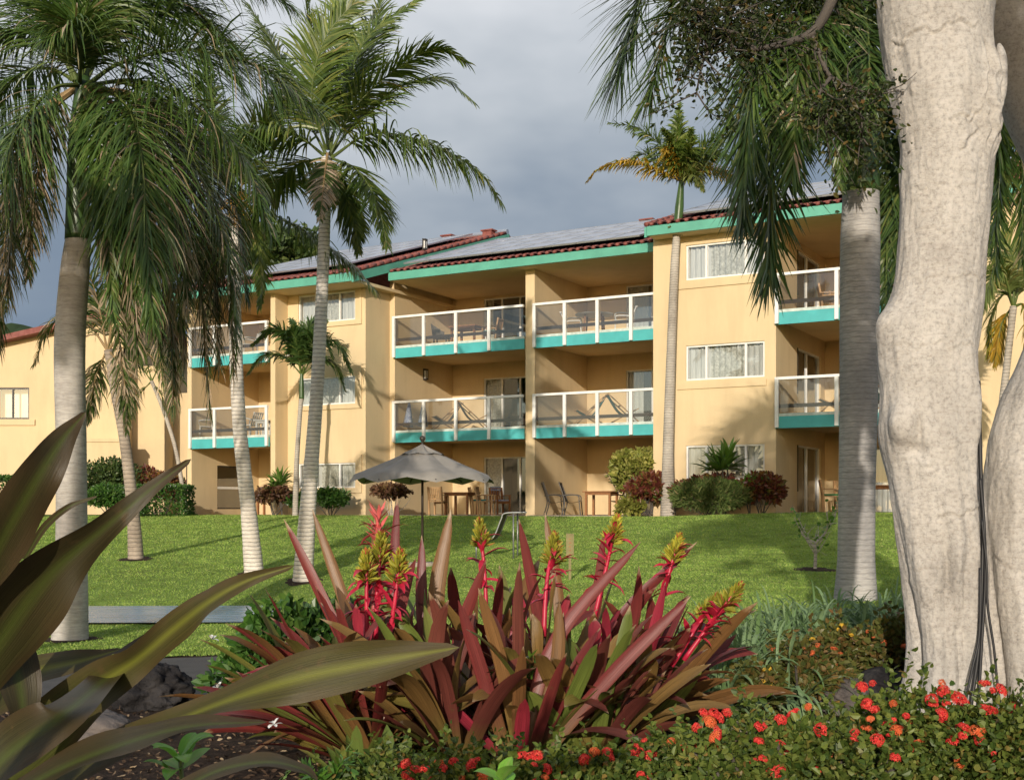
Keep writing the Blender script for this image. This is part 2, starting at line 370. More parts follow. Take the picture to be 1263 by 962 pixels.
# ================================================================== terrain
DL = [-400, -20, 0, 5, 8, 9.5, 12, 15, 17, 20, 22, 25, 32, 38, 60]
ZL = [-1.6, -1.3, -1.15, -0.98, -1.12, -1.25, -1.32, -1.37, -1.38, -1.36, -1.08, -0.80, -0.36, -0.12, 0.0]
ZR = [-1.5, -1.2, -1.05, -0.95, -1.0, -1.02, -0.97, -0.87, -0.83, -0.72, -0.66, -0.52, -0.22, -0.05, 0.05]
def gz(x, y):
    x = np.asarray(x, float); y = np.asarray(y, float)
    w = ss(-4.5, 3.0, x)
    z = np.interp(y, DL, ZL) * (1 - w) + np.interp(y, DL, ZR) * w
    tt = (x - P0[0]) * TV[0] + (y - P0[1]) * TV[1]
    wb = ss(-9, -3.2, tt)
    zend = -0.01 + 0.13 * ss(3, 8, x) * ss(-6, -3, tt)
    zend = np.where(tt > -2.9, -0.03, zend)
    return z * (1 - wb) + zend * wb
def sheet(xs, ys, dz=0.0, mask=None):
    X, Y = np.meshgrid(xs, ys, indexing='xy'); Z = gz(X, Y) + dz
    return np.stack([X, Y, Z], -1)

# ground: one sheet to the horizon (earth / mulch)
def M_soil():
    m, nt, o = newmat('mulch_soil')
    a = noise_node(nt, 9, 6, 0.7); b = noise_node(nt, 60, 4, 0.7)
    r = N(nt, 'ShaderNodeValToRGB'); set_ramp(r, [(0.30, (0.020, 0.013, 0.009)), (0.55, (0.06, 0.038, 0.026)), (0.72, (0.13, 0.085, 0.055))]); nt.links.new(a, r.inputs[0])
    r2 = N(nt, 'ShaderNodeValToRGB'); set_ramp(r2, [(0.35, (0.45,) * 3), (0.70, (1.5,) * 3)]); nt.links.new(b, r2.inputs[0])
    c = mixc(nt, 1.0, r.outputs[0], r2.outputs[0], 'MULTIPLY')
    nb = bump(nt, b, 0.9, 0.03); nb = bump(nt, a, 0.6, 0.05, nb)
    nt.links.new(principled(nt, c, 0.95, 0, 0.15, nb), o.inputs[0])
    return m
MAT['soil'] = M_soil()
far = [-3000, -1200, -500, -200, -90, -50]
xs = np.concatenate([far, np.arange(-30, 30.1, 0.5), [50, 90, 200, 500, 1200, 3000]])
ys = np.concatenate([[-400, -100, -30, -10, -4], np.arange(0, 60, 0.5), [75, 120, 300, 800, 2000, 3800]])
g = MB(); V = sheet(xs, ys); g.grid(V); tag(g.obj('ground', 'soil', smooth=True), kind='structure')

def M_lawn():
    m, nt, o = newmat('lawn_turf')
    a = noise_node(nt, 0.35, 5, 0.6); b = noise_node(nt, 7, 5, 0.7); c0 = noise_node(nt, 45, 4, 0.7)
    r = N(nt, 'ShaderNodeValToRGB'); set_ramp(r, [(0.26, (0.22, 0.25, 0.075)), (0.38, (0.19, 0.28, 0.055)), (0.7, (0.25, 0.36, 0.075))]); nt.links.new(a, r.inputs[0])
    r2 = N(nt, 'ShaderNodeValToRGB'); set_ramp(r2, [(0.3, (0.65,) * 3), (0.7, (1.25,) * 3)]); nt.links.new(b, r2.inputs[0])
    r3 = N(nt, 'ShaderNodeValToRGB'); set_ramp(r3, [(0.3, (0.55,) * 3), (0.7, (1.3,) * 3)]); nt.links.new(c0, r3.inputs[0])
    c = mixc(nt, 1.0, mixc(nt, 1.0, r.outputs[0], r2.outputs[0], 'MULTIPLY'), r3.outputs[0], 'MULTIPLY')
    nb = bump(nt, c0, 0.8, 0.04); nb = bump(nt, b, 0.5, 0.08, nb)
    nt.links.new(principled(nt, c, 0.9, 0, 0.15, nb), o.inputs[0])
    return m
MAT['lawn'] = M_lawn()
MAT['grass'] = M_leaf('grass_blades', [(0.0, (0.15, 0.25, 0.045)), (0.5, (0.25, 0.36, 0.075)), (0.9, (0.33, 0.42, 0.11)), (1.0, (0.38, 0.38, 0.15))], 0.35, 0.6, 0.2)
MAT['asphalt'] = M_basic('asphalt', (0.085, 0.08, 0.075), 0.9, 0.18, 2.5, 0.5, 90, col2=(0.055, 0.05, 0.047))

# lawn edge: a wavy front line; nearer on the left, behind the bed on the right
def lawn_front(x):
    x = np.asarray(x, float)
    return np.interp(x, [-14, -5.5, -2.5, -1, 1.5, 3.0, 4.5, 6, 12], [13.2, 13.0, 12.9, 12.6, 11.5, 12.5, 14.4, 14.8, 15.0]) + 0.08 * np.sin(x * 5.1) + 0.05 * np.sin(x * 13.7)
xs = np.arange(-22, 20.1, 0.35); u = np.linspace(0, 1, 120)
Fy = lawn_front(xs); X = np.repeat(xs[:, None], len(u), 1)
Yb = P0[1] + ((-2.45) - (xs - P0[0]) * TV[0]) / TV[1]            # back line t = -2.45
Y = Fy[:, None] + (Yb - Fy)[:, None] * u[None]
lz = gz(X, Y) + 0.012
lw = MB(); lw.grid(np.stack([X, Y, lz], -1)); tag(lw.obj('lawn', 'lawn', smooth=True), kind='structure')

# pond: a strip of water with a dark lip
POND = [(-16, 18.4), (-9, 19.6), (-5, 19.9), (-3.0, 19.8), (-1.2, 19.2), (-1.0, 18.2), (-2.6, 17.3), (-5, 17.0), (-9, 16.9), (-16, 16.6)]
def M_water():
    m, nt, o = newmat('pond_water')
    n = noise_node(nt, 1.6, 3, 0.5, stretch=(0.5, 4.2, 1)); n2 = noise_node(nt, 7, 2, 0.5, stretch=(0.6, 2.4, 1))
    nb = bump(nt, n, 0.35, 0.05); nb = bump(nt, n2, 0.15, 0.02, nb)
    r = N(nt, 'ShaderNodeValToRGB'); set_ramp(r, [(0.35, (0.12, 0.22, 0.36)), (0.65, (0.20, 0.32, 0.48))]); nt.links.new(n, r.inputs[0])
    nt.links.new(principled(nt, r.outputs[0], 0.22, 0, 0.45, nb), o.inputs[0])
    return m
MAT['water'] = M_water()
pp = spline([(x, y, 0) for x, y in POND], 80)
c = pp.mean(0); wv = MB(); wv.add(np.concatenate([[(c[0], c[1], -1.335)], [(x, y, -1.335) for x, y, _ in pp]]), None, [(0, i + 1, (i + 1) % 80 + 1) for i in range(80)])
tag(wv.obj('water', 'water'), kind='structure')

# asphalt path
pc = spline([(-16, 11.6, 0), (-9, 11.3, 0), (-4.5, 11.15, 0), (-1.8, 10.9, 0), (0.0, 10.2, 0), (0.9, 9.6, 0)], 90)
tn = unit(np.gradient(pc, axis=0)); nr_ = np.stack([-tn[:, 1], tn[:, 0], tn[:, 2]], 1)
hw = 1.55 * np.ones(90); hw[-12:] = 1.55 * np.sqrt(np.clip(1 - (np.arange(12) / 11.5) ** 2, 0, 1))
rows = []
for k in np.linspace(-1, 1, 13):
    q = pc + nr_ * (hw * k)[:, None]; q[:, 2] = gz(q[:, 0], q[:, 1]) + 0.022; rows.append(q)
pa = MB(); pa.grid(np.stack(rows)); tag(pa.obj('path', 'asphalt', smooth=True), kind='structure')

# grass blades: uncountable, one object
def in_poly(x, y, poly):
    ins = np.zeros(len(x), bool); n = len(poly)
    for i in range(n):
        x0, y0 = poly[i][:2]; x1, y1 = poly[(i + 1) % n][:2]
        cnd = ((y0 > y) != (y1 > y)) & (x < (x1 - x0) * (y - y0) / (y1 - y0 + 1e-9) + x0); ins ^= cnd
    return ins
def blades():
    n = 420000
    d = 11.5 + (40 - 11.5) * rng.random(n) ** 1.25; x = (rng.random(n) * 1.12 - 0.56) * 0.86 * d
    tt = (x - P0[0]) * TV[0] + (d - P0[1]) * TV[1]
    ok = (d > lawn_front(x) - 0.06) & (tt < -2.5) & ~in_poly(x, d, pp)
    for tx, td in ((86, 15), (373, 22), (314, 23), (168, 25), (1005, 19.5)):
        ok &= np.hypot(x - (tx - 631.5) / F * td, (d - td) * .7) > .34 * (.7 + .6 * rng.random(n))
    x = x[ok]; d = d[ok]; n = len(x); z = gz(x, d) + 0.008
    h = (0.012 + 0.015 * rng.random(n)) * (0.75 + 0.02 * d); w = 0.004 + 0.00045 * d
    az = rng.random(n) * 6.283; la = rng.normal(0, 0.5, (n, 2)) * h[:, None]
    b = np.stack([x, d, z], 1); sd = np.stack([np.cos(az) * w, np.sin(az) * w, np.zeros(n)], 1)
    top = b + np.stack([la[:, 0], la[:, 1], h], 1)
    v = np.stack([b - sd, b + sd, top], 1).reshape(-1, 3)
    m = MB(); m.add(v, None, np.arange(3 * n).reshape(-1, 3)); tag(m.obj('grass', 'grass'), kind='stuff')
blades()

for i, (tx, td) in enumerate(((86, 15), (373, 22), (314, 23), (168, 25), (1005, 19.5))):
    a = np.linspace(0, 6.283, 40, endpoint=False); rr = .33 + .05 * np.sin(a * 3 + i) + .03 * np.sin(a * 7 + 2 * i); cx = (tx - 631.5) / F * td
    X = cx + rr * np.cos(a); Y = td + rr * 1.2 * np.sin(a); mm = MB(); mm.add(np.concatenate([[(cx, td, float(gz(cx, td)) + .03)], np.stack([X, Y, gz(X, Y) + .018], 1)]), None, [(0, k + 1, (k + 1) % 40 + 1) for k in range(40)])
    tag(mm.obj('bare_soil', 'soil', None, (cx, td, float(gz(cx, td)))), kind='structure')
# hills far off to the left
def hill():
    m = MB(); A, B = 120, 24; V = np.zeros((A, B, 3))
    for i in range(A):
        for j in range(B):
            x = -420 + i * 8.0; y = 520 + j * 22
            h = 118 * math.exp(-((x + 330) / 190) ** 2) * math.sin(min(1, j / 14) * math.pi / 2) + 16 * mnoise.noise(Vector((x * 0.02, y * 0.02, 3))) + 9 * mnoise.noise(Vector((x * 0.07, y * 0.07, 8)))
            V[i, j] = (x, y, -3 + max(0, h) * min(1, j / 5))
    m.grid(V); return m
MAT['hill'] = M_basic('forest_hill', (0.05, 0.085, 0.035), 0.95, 0.3, 0.05, 1.0, 0.2, spec=0.1)
tag(hill().obj('hills', 'hill', smooth=True), kind='structure')
# ================================================================== apartment building
OB = np.array(bw(7.0, 0.0, 0.0))
apt = empty('apartment_building', OB, 'three storey yellow stucco apartment building with turquoise balconies and red roof', 'building')
def bpart(m, name, mats, parent=None, smooth=False, label=None): return m.obj(name, mats, parent or apt, OB, smooth, label)
FL = [0.0, 2.78, 5.58]
def wall_cells(m, ax, a0, a1, b0, b1, z0, z1, ops=()):
    A = sorted({a0, a1, *[o[0] for o in ops], *[o[1] for o in ops]})
    for i in range(len(A) - 1):
        ca = (A[i] + A[i + 1]) / 2
        here = sorted([(o[2], o[3]) for o in ops if o[0] < ca < o[1]]); z = z0
        for lo, hi in here + [(z1, z1)]:
            if lo - z > 1e-4:
                if ax == 's': m.box(A[i], A[i + 1], b0, b1, z, lo)
                else: m.box(b0, b1, A[i], A[i + 1], z, lo)
            z = hi
LD = -0.12                       # the left wing stands a little lower
T_L, T_B, T_R = -2.0, -1.36, -1.1
sA0, sB0 = s_at(231, T_L), s_at(355, T_B)
sE1 = s_at(957, T_R); sF1 = sE1 + 5.0
BK1, BK2, BK3 = 3.6, 3.75, 3.9
winL = [(s_at(368, T_B), s_at(438, T_B), z0, z1) for z0, z1 in ((6.36, 7.32), (3.64, 4.56), (0.9, 1.72))]
winR = [(s_at(846, T_R), s_at(943, T_R), z0, z1) for z0, z1 in ((6.64, 7.62), (3.82, 4.80), (1.02, 2.0))]
dr1 = [(1.3, 3.3, f + 0.03, f + 2.02) for f in FL]
dr2 = [(6.7, 8.55, f + 0.03, f + 2.02) for f in FL]
tdo = (t_at(983, sE1), t_at(1012, sE1)); drR = [(tdo[0], tdo[1], f + 0.03, f + 2.05) for f in FL]
sdo = s_at(1077, BK3); dr3 = [(sdo, sdo + 2.0, f + 0.03, f + 2.05) for f in FL]
awin = (t_at(268, sA0 + 0.2), t_at(301, sA0 + 0.2), 0.2, 1.75)
Bot = -0.6; TOPL, TOPM, TOPR = 7.52, 7.72, 7.95
m = MB(BF)
# window block left and its returns
wall_cells(m, 's', sB0, -0.2, T_B, T_B + 0.2, Bot, TOPL, winL)
wall_cells(m, 't', T_B + 0.2, 0.0, -0.4, -0.2, Bot, TOPL)
wall_cells(m, 't', 0.0, BK1, -0.2, 0.0, Bot, 8.2)
# left bay
wall_cells(m, 't', T_L, BK1, sA0, sA0 + 0.2, Bot, TOPL, [awin])
wall_cells(m, 't', T_L, BK1 - 2, sB0 - 0.2, sB0, Bot, TOPL)
wall_cells(m, 's', sA0 + 0.2, sB0 - 0.2, t_at(319, sA0 + 0.2), t_at(319, sA0 + 0.2) + 0.2, Bot, TOPL)
# centre bays
wall_cells(m, 's', 0.0, 5.0, BK1, BK1 + 0.2, Bot, 8.6, dr1)
wall_cells(m, 't', 0.0, BK2, 4.95, 5.27, Bot, 8.0)
wall_cells(m, 's', 5.27, 9.7, BK2, BK2 + 0.2, Bot, 8.6, dr2)
# right window block and bay
wall_cells(m, 't', T_R + 0.2, BK2, 9.7, 9.9, Bot, TOPR)
wall_cells(m, 's', 9.7, sE1, T_R, T_R + 0.2, Bot, TOPR, winR)
wall_cells(m, 't', T_R + 0.2, BK3, sE1 - 0.2, sE1, Bot, TOPR, drR)
wall_cells(m, 's', sE1, sF1, BK3, BK3 + 0.2, Bot, TOPR, dr3)
wall_cells(m, 't', T_R, BK3, sF1, sF1 + 0.2, Bot, TOPR)
wall_cells(m, 's', sF1 + 0.2, 24.0, T_R, T_R + 0.2, Bot, TOPR)
wall_cells(m, 't', T_R + 0.2, 13.5, 24.0, 24.2, Bot, TOPR)
wall_cells(m, 's', sA0, 24.0, 13.5, 13.7, Bot, 7.5)
wall_cells(m, 't', BK1, 13.5, sA0, sA0 + 0.2, Bot, TOPL)
bpart(m, 'wall', 'stucco')
# plinth / terrace slabs at the ground floor
m = MB(BF); m.box(0.0, 4.95, -0.5, BK1, -0.5, 0.02); m.box(5.27, 9.7, -0.5, BK2, -0.5, 0.02); m.box(sE1, sF1, T_R - 0.3, BK3, -0.5, 0.13); m.box(sA0 + 0.2, sB0 - 0.2, T_L - 0.3, 1.2, -0.5, 0.0)
bpart(m, 'terrace', 'concrete')
# rooms seen through the glass: shells painted dark for the unlit inside
def room(m, a0, a1, b0, b1, z0, z1, ax, open_=0):
    c = [(a0, b0), (a1, b0), (a1, b1), (a0, b1)]
    if ax == 't': c = [(y, x) for x, y in c]
    lo = [(x, y, z0) for x, y in c]; hi = [(x, y, z1) for x, y in c]
    m.add(lo + hi, [(0, 3, 2, 1), (4, 5, 6, 7), (1, 2, 6, 5), (2, 3, 7, 6), (3, 0, 4, 7)])
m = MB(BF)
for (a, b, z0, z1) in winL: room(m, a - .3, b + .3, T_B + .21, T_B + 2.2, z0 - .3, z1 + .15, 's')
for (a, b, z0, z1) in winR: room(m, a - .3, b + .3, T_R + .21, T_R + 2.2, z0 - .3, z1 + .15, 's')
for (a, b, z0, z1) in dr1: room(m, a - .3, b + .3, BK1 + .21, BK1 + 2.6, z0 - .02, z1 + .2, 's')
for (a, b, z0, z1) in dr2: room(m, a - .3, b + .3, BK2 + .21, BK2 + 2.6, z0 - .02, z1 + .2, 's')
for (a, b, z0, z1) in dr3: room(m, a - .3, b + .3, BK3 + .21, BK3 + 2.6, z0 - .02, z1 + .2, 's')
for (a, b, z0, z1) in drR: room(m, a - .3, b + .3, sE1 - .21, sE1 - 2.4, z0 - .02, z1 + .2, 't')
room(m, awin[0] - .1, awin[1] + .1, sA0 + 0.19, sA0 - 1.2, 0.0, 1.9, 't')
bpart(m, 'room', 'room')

# windows: frame is the part, pane and curtain its sub-parts
def curtain_mesh(xf, ax, a0, a1, b, z0, z1, amp=0.03, per=0.16):
    n = max(12, int((a1 - a0) / per * 8)); a = np.linspace(a0, a1, n)
    o = b + amp * np.sin((a - a0) / per * 6.283 + 0.7 * np.sin(a * 3))
    V = np.zeros((n, 2, 3))
    for k, z in enumerate((z0, z1)):
        V[:, k, 0] = a if ax == 's' else o; V[:, k, 1] = o if ax == 's' else a; V[:, k, 2] = z
    mm = MB(xf); mm.grid(V); return mm
def framed(name, ax, a0, a1, b, z0, z1, cuts, dirn, curt, curtmat='curtain', fw=0.05, fm='white', parent=None, label=None, pane='winglass'):
    """a glazed opening; b = outer wall face, dirn = +1 if inside is towards larger b"""
    def bx(m, p0, p1, q0, q1, z0, z1):
        q0, q1 = b + dirn * q0, b + dirn * q1
        if ax == 's': m.box(p0, p1, min(q0, q1), max(q0, q1), z0, z1)
        else: m.box(min(q0, q1), max(q0, q1), p0, p1, z0, z1)
    m = MB(BF)
    bx(m, a0, a1, .04, .13, z1 - fw, z1); bx(m, a0, a1, .04, .13, z0, z0 + fw)
    bx(m, a0, a0 + fw, .04, .13, z0 + fw, z1 - fw); bx(m, a1 - fw, a1, .04, .13, z0 + fw, z1 - fw)
    for c in cuts: bx(m, a0 + c * (a1 - a0) - fw * .6, a0 + c * (a1 - a0) + fw * .6, .045, .125, z0 + fw, z1 - fw)
    o = bpart(m, name, fm, parent, label=label)
    edges = [0] + list(cuts) + [1]
    m = MB(BF)
    for i in range(len(edges) - 1):
        p0 = a0 + edges[i] * (a1 - a0) + fw * .5; p1 = a0 + edges[i + 1] * (a1 - a0) - fw * .5; q = b + dirn * (.085 + .012 * (i % 2))
        pts = [(p0, q, z0 + fw), (p1, q, z0 + fw), (p1, q, z1 - fw), (p0, q, z1 - fw)]
        if ax == 't': pts = [(y, x, z) for x, y, z in pts]
        m.add(pts, [(0, 1, 2, 3)])
    bpart(m, 'pane', pane, o)
    for (c0, c1, mt) in curt:
        cm = curtain_mesh(BF, ax, a0 + c0 * (a1 - a0), a0 + c1 * (a1 - a0), b + dirn * .19, z0 + .02, z1 + .05)
        bpart(cm, 'curtain', mt, o, True)
    return o
for i, w in enumerate(winL): framed('window', 's', w[0], w[1], T_B, w[2], w[3], (0.30, 0.72), 1, [(0.0, .36, 'curtain'), (.36, .72, 'lace'), (.72, 1, 'curtain')])
for i, w in enumerate(winR): framed('window', 's', w[0], w[1], T_R, w[2], w[3], (0.26, 0.76), 1, [(0.0, .3, 'curtain'), (.3, .74, 'lace'), (.74, 1, 'curtain')])
for w in winL:
    m = MB(BF)
    m.box(w[0] - .06, w[1] + .28, T_B - .05, T_B + .03, w[2] - .16, w[2] - .004); m.box(w[1] + .2, w[1] + .28, T_B - .045, T_B + .03, w[2] - .003, w[3] + .25); bpart(m, 'window_sill', 'stucco')
for w in winR: m = MB(BF); m.box(w[0] - .25, w[1] + .06, T_R - .04, T_R + .03, w[2] - .24, w[2] - .06); bpart(m, 'window_sill', 'stucco')
for i, w in enumerate(dr1): framed('sliding_door', 's', w[0], w[1], BK1, w[2], w[3], (.36, .72), 1, [(0, (.34, .36, .16)[i], 'lace')])
for i, w in enumerate(dr2): framed('sliding_door', 's', w[0], w[1], BK2, w[2], w[3], (.5,), 1, [(0, (.52, .3, .4)[i], 'curtain')])
for i, w in enumerate(dr3): framed('sliding_door', 's', w[0], w[1], BK3, w[2], w[3], (.5,), 1, [(0, .6, 'curtain')])
for i, w in enumerate(drR): framed('sliding_door', 't', w[0], w[1], sE1, w[2], w[3], (.48,), -1, [(0, .5, 'curtain')])
framed('window', 't', awin[0], awin[1], sA0 + .2, awin[2], awin[3], (), -1, [], fm='bronze')
m = MB(BF); m.box(sA0 + .11, sA0 + .19, awin[0], awin[1], 0.92, 1.0); bpart(m, 'transom', 'white')

# balconies: slab is the part; fascia, posts, handrail, lower bar, glass its sub-parts
def balcony(s0, s1, tf, tb, f, n, dz=0.0, label=None):
    f = f + dz
    m = MB(BF); m.box(s0 + .002, s1 - .002, tf, tb - .002, f - .24, f); sl = bpart(m, 'balcony', 'stucco', label=label)
    m = MB(BF); m.box(s0, s1, tf - .07, tf - .003, f - .38, f - .06); bpart(m, 'fascia', 'teal', sl)
    m = MB(BF); m.box(s0, s1, tf - .075, tf - .004, f - .059, f + .02); bpart(m, 'deck_edge', 'deck_edge', sl)
    step = (s1 - s0) / n
    for i in range(n + 1):
        c = s0 + i * step; c = min(max(c, s0 + .05), s1 - .05)
        if i == n and s1 > 4 and n == 4: continue
        m = MB(BF); m.box(c - .05, c + .05, tf - .15, tf - .08, f - .36, f + .92); bpart(m, 'railing_post', 'white', sl)
    m = MB(BF); m.box(s0 + .002, s1 - .002, tf - .155, tf - .05, f + .921, f + .995); bpart(m, 'handrail', 'white', sl)
    m = MB(BF); m.box(s0 + .01, s1 - .01, tf - .045, tf - .005, f + .17, f + .27); bpart(m, 'lower_rail', 'brown', sl)
    for i in range(n):
        a, b = s0 + i * step + .03, s0 + (i + 1) * step - .03
        m = MB(BF); m.add([(a, tf - .06, f + .05), (b, tf - .06, f + .05), (b, tf - .06, f + .92), (a, tf - .06, f + .92)], [(0, 1, 2, 3)]); bpart(m, 'glass_panel', 'railglass', sl)
for f in FL[1:]:
    balcony(0.0, 4.94, -.02, BK1, f, 4); balcony(5.28, 9.69, -.02, BK2, f, 4)
    balcony(sE1 + .01, sF1 - .01, T_R, BK3, f, 3); balcony(sA0 + .21, sB0 - .21, T_L - .02, 1.2, f, 3, LD)
# storey ceilings in block B etc. are closed by the soffits
def roof(s0, s1, te, ze, slope, tr, name='roof', back=14.2, rake=None):
    nrow = int((tr - te) / .4); B = int((s1 - s0) / .045); s = np.linspace(s0, s1, B)
    wv = .032 * np.abs(np.sin(s * math.pi / .26)) - .02
    ts = np.linspace(te, tr, nrow + 1); V = []
    for k in range(nrow):
        for t, dz in ((ts[k], .03), (ts[k + 1] - .002, .0)):
            V.append(np.stack([s, np.full(B, t), ze + slope * (t - te) + wv + dz], 1))
    m = MB(BF); m.grid(np.stack(V)); ro = bpart(m, name, 'redtile', smooth=False)
    zr = ze + slope * (tr - te)
    m = MB(BF); m.add([(s0, tr, zr), (s1, tr, zr), (s1, back, ze - .2), (s0, back, ze - .2)], [(0, 1, 2, 3)]); bpart(m, 'back_slope', 'redtile', ro)
    m = MB(BF); m.box(s0, s1, te + .075, back - .4, ze - .30, ze - .20); bpart(m, 'soffit', 'stucco', ro)
    m = MB(BF); m.box(s0, s1, te, te + .07, ze - .30, ze - .04); bpart(m, 'fascia', 'tealgreen', ro)
    m = MB(BF); m.tube([(s0, tr, zr + .03), (s1, tr, zr + .03)], .11, 8); bpart(m, 'ridge_cap', 'alu', ro)
    m = MB(BF)
    for x in np.arange(s0 + .13, s1 - .1, .26): m.tube([(x, te - .04, ze + .0), (x, te + .35, ze + .0 + .4 * slope)], .047, 7)
    bpart(m, 'eave_tiles', 'redtile', ro, True)
    return ro, zr
SL = 0.318
roofM, zrM = roof(0.17, 9.74, -0.62, 7.97, SL, 6.6)
roofL, zrL = roof(sA0 - .5, 0.12, -2.55, 7.66, SL, 7.4)
roofR, zrR = roof(9.78, 24.4, -1.75, 8.17, SL, 6.9)
# raking verge of the left roof: red tile cap over teal board, gable wall under it
def verge(s, te, ze, tr, ro, sd=1):
    zr = ze + SL * (tr - te)
    m = MB(BF)
    m.add([(s + a, t, z) for a in (0, .07 * sd) for t, z in ((te, ze - .34), (tr, zr - .34), (tr, zr - .06), (te, ze - .06))], [(0, 1, 2, 3), (4, 7, 6, 5), (0, 4, 5, 1), (3, 2, 6, 7), (0, 3, 7, 4), (1, 5, 6, 2)])
    bpart(m, 'verge_board', 'tealgreen', ro)
    m = MB(BF)
    for k in range(int((tr - te) / .42)):
        t0 = te + k * .42; z0 = ze + SL * (t0 - te)
        m.tube([(s + .02 * sd, t0, z0 + .02), (s + .02 * sd, t0 + .45, z0 + .01 + SL * .45)], [.065, .055], 8)
    bpart(m, 'verge_tiles', 'redtile', ro, True)
verge(0.13, -2.55, 7.66, 7.4, roofL); verge(9.77, -1.75, 8.17, 6.9, roofR, -1)
# solar panels
def solar(ro, s0, te, ze, cols, rows, t0, w=1.02, h=1.62, shadow=None):
    m = MB(); m.box(-w / 2, w / 2, -h / 2, h / 2, 0, .03); m.mat = 1
    for x0, x1, y0, y1 in ((-w / 2 - .012, -w / 2 + .025, -h / 2, h / 2), (w / 2 - .025, w / 2 + .012, -h / 2, h / 2), (-w / 2 + .026, w / 2 - .026, -h / 2 - .012, -h / 2 + .025), (-w / 2 + .026, w / 2 - .026, h / 2 - .025, h / 2 + .012)): m.box(x0, x1, y0, y1, -.01, .042)
    p = m.obj('solar_panel', ['panel', 'alu'], ro); first = True
    sl = math.atan(SL)
    for i in range(cols):
        for j in range(rows):
            o = p if first else p.copy()
            if not first: COL.objects.link(o); o.parent = ro
            first = False
            t = t0 + j * (h * math.cos(sl) + .03) + h / 2; s = s0 + i * (w + .03) + w / 2
            o.location = np.array(bw(s, t, ze + SL * (t - te) + .16)) - OB
            o.rotation_euler = (sl, 0, -ANG)
solar(roofM, 0.55, -.62, 7.97, 8, 4, -.32); solar(roofL, sA0 + .3, -2.55, 7.66, 6, 5, -1.6); solar(roofR, 10.35, -1.75, 8.17, 7, 4, -1.35)
# roof vents
for px, py, ro, te, ze in ((553, 294, roofL, -2.55, 7.66), (603, 289, roofL, -2.55, 7.66), (799, 276, roofM, -.62, 7.97)):
    tv = 6.9 if ro is roofL else 6.2; s = s_at(px, tv); z = ze + SL * (tv - te)
    m = MB(BF); m.box(s - .2, s + .2, tv - .15, tv + .15, z - .1, z + .16); m.box(s - .26, s + .26, tv - .2, tv + .2, z + .161, z + .21); bpart(m, 'roof_vent', 'redtile', ro)
# wall lights
for px, py, s0, ax in ((525, 462, 0.0, 1), (524, 302, 0.0, 1), (1024, 303, sE1, 1), (1023, 425, sE1, 1), (1021, 545, sE1, 1)):
    t = t_at(px, s0 + .05); z = z_at(py, s0, t)
    m = MB(BF); m.box(s0 + .002, s0 + .03, t - .09, t + .09, z - .2, z + .2); m.box(s0 + .031, s0 + .12, t - .075, t + .075, z + .13, z + .19); m.box(s0 + .031, s0 + .12, t - .075, t + .075, z - .19, z - .13)
    for k in (-.07, .058): m.box(s0 + .1, s0 + .118, t + k, t + k + .012, z - .129, z + .129)
    wl_ = bpart(m, 'wall_light', 'bronze')
    m = MB(BF); m.box(s0 + .035, s0 + .095, t - .055, t + .055, z - .128, z + .128); bpart(m, 'lamp_glass', 'whiteplastic', wl_)

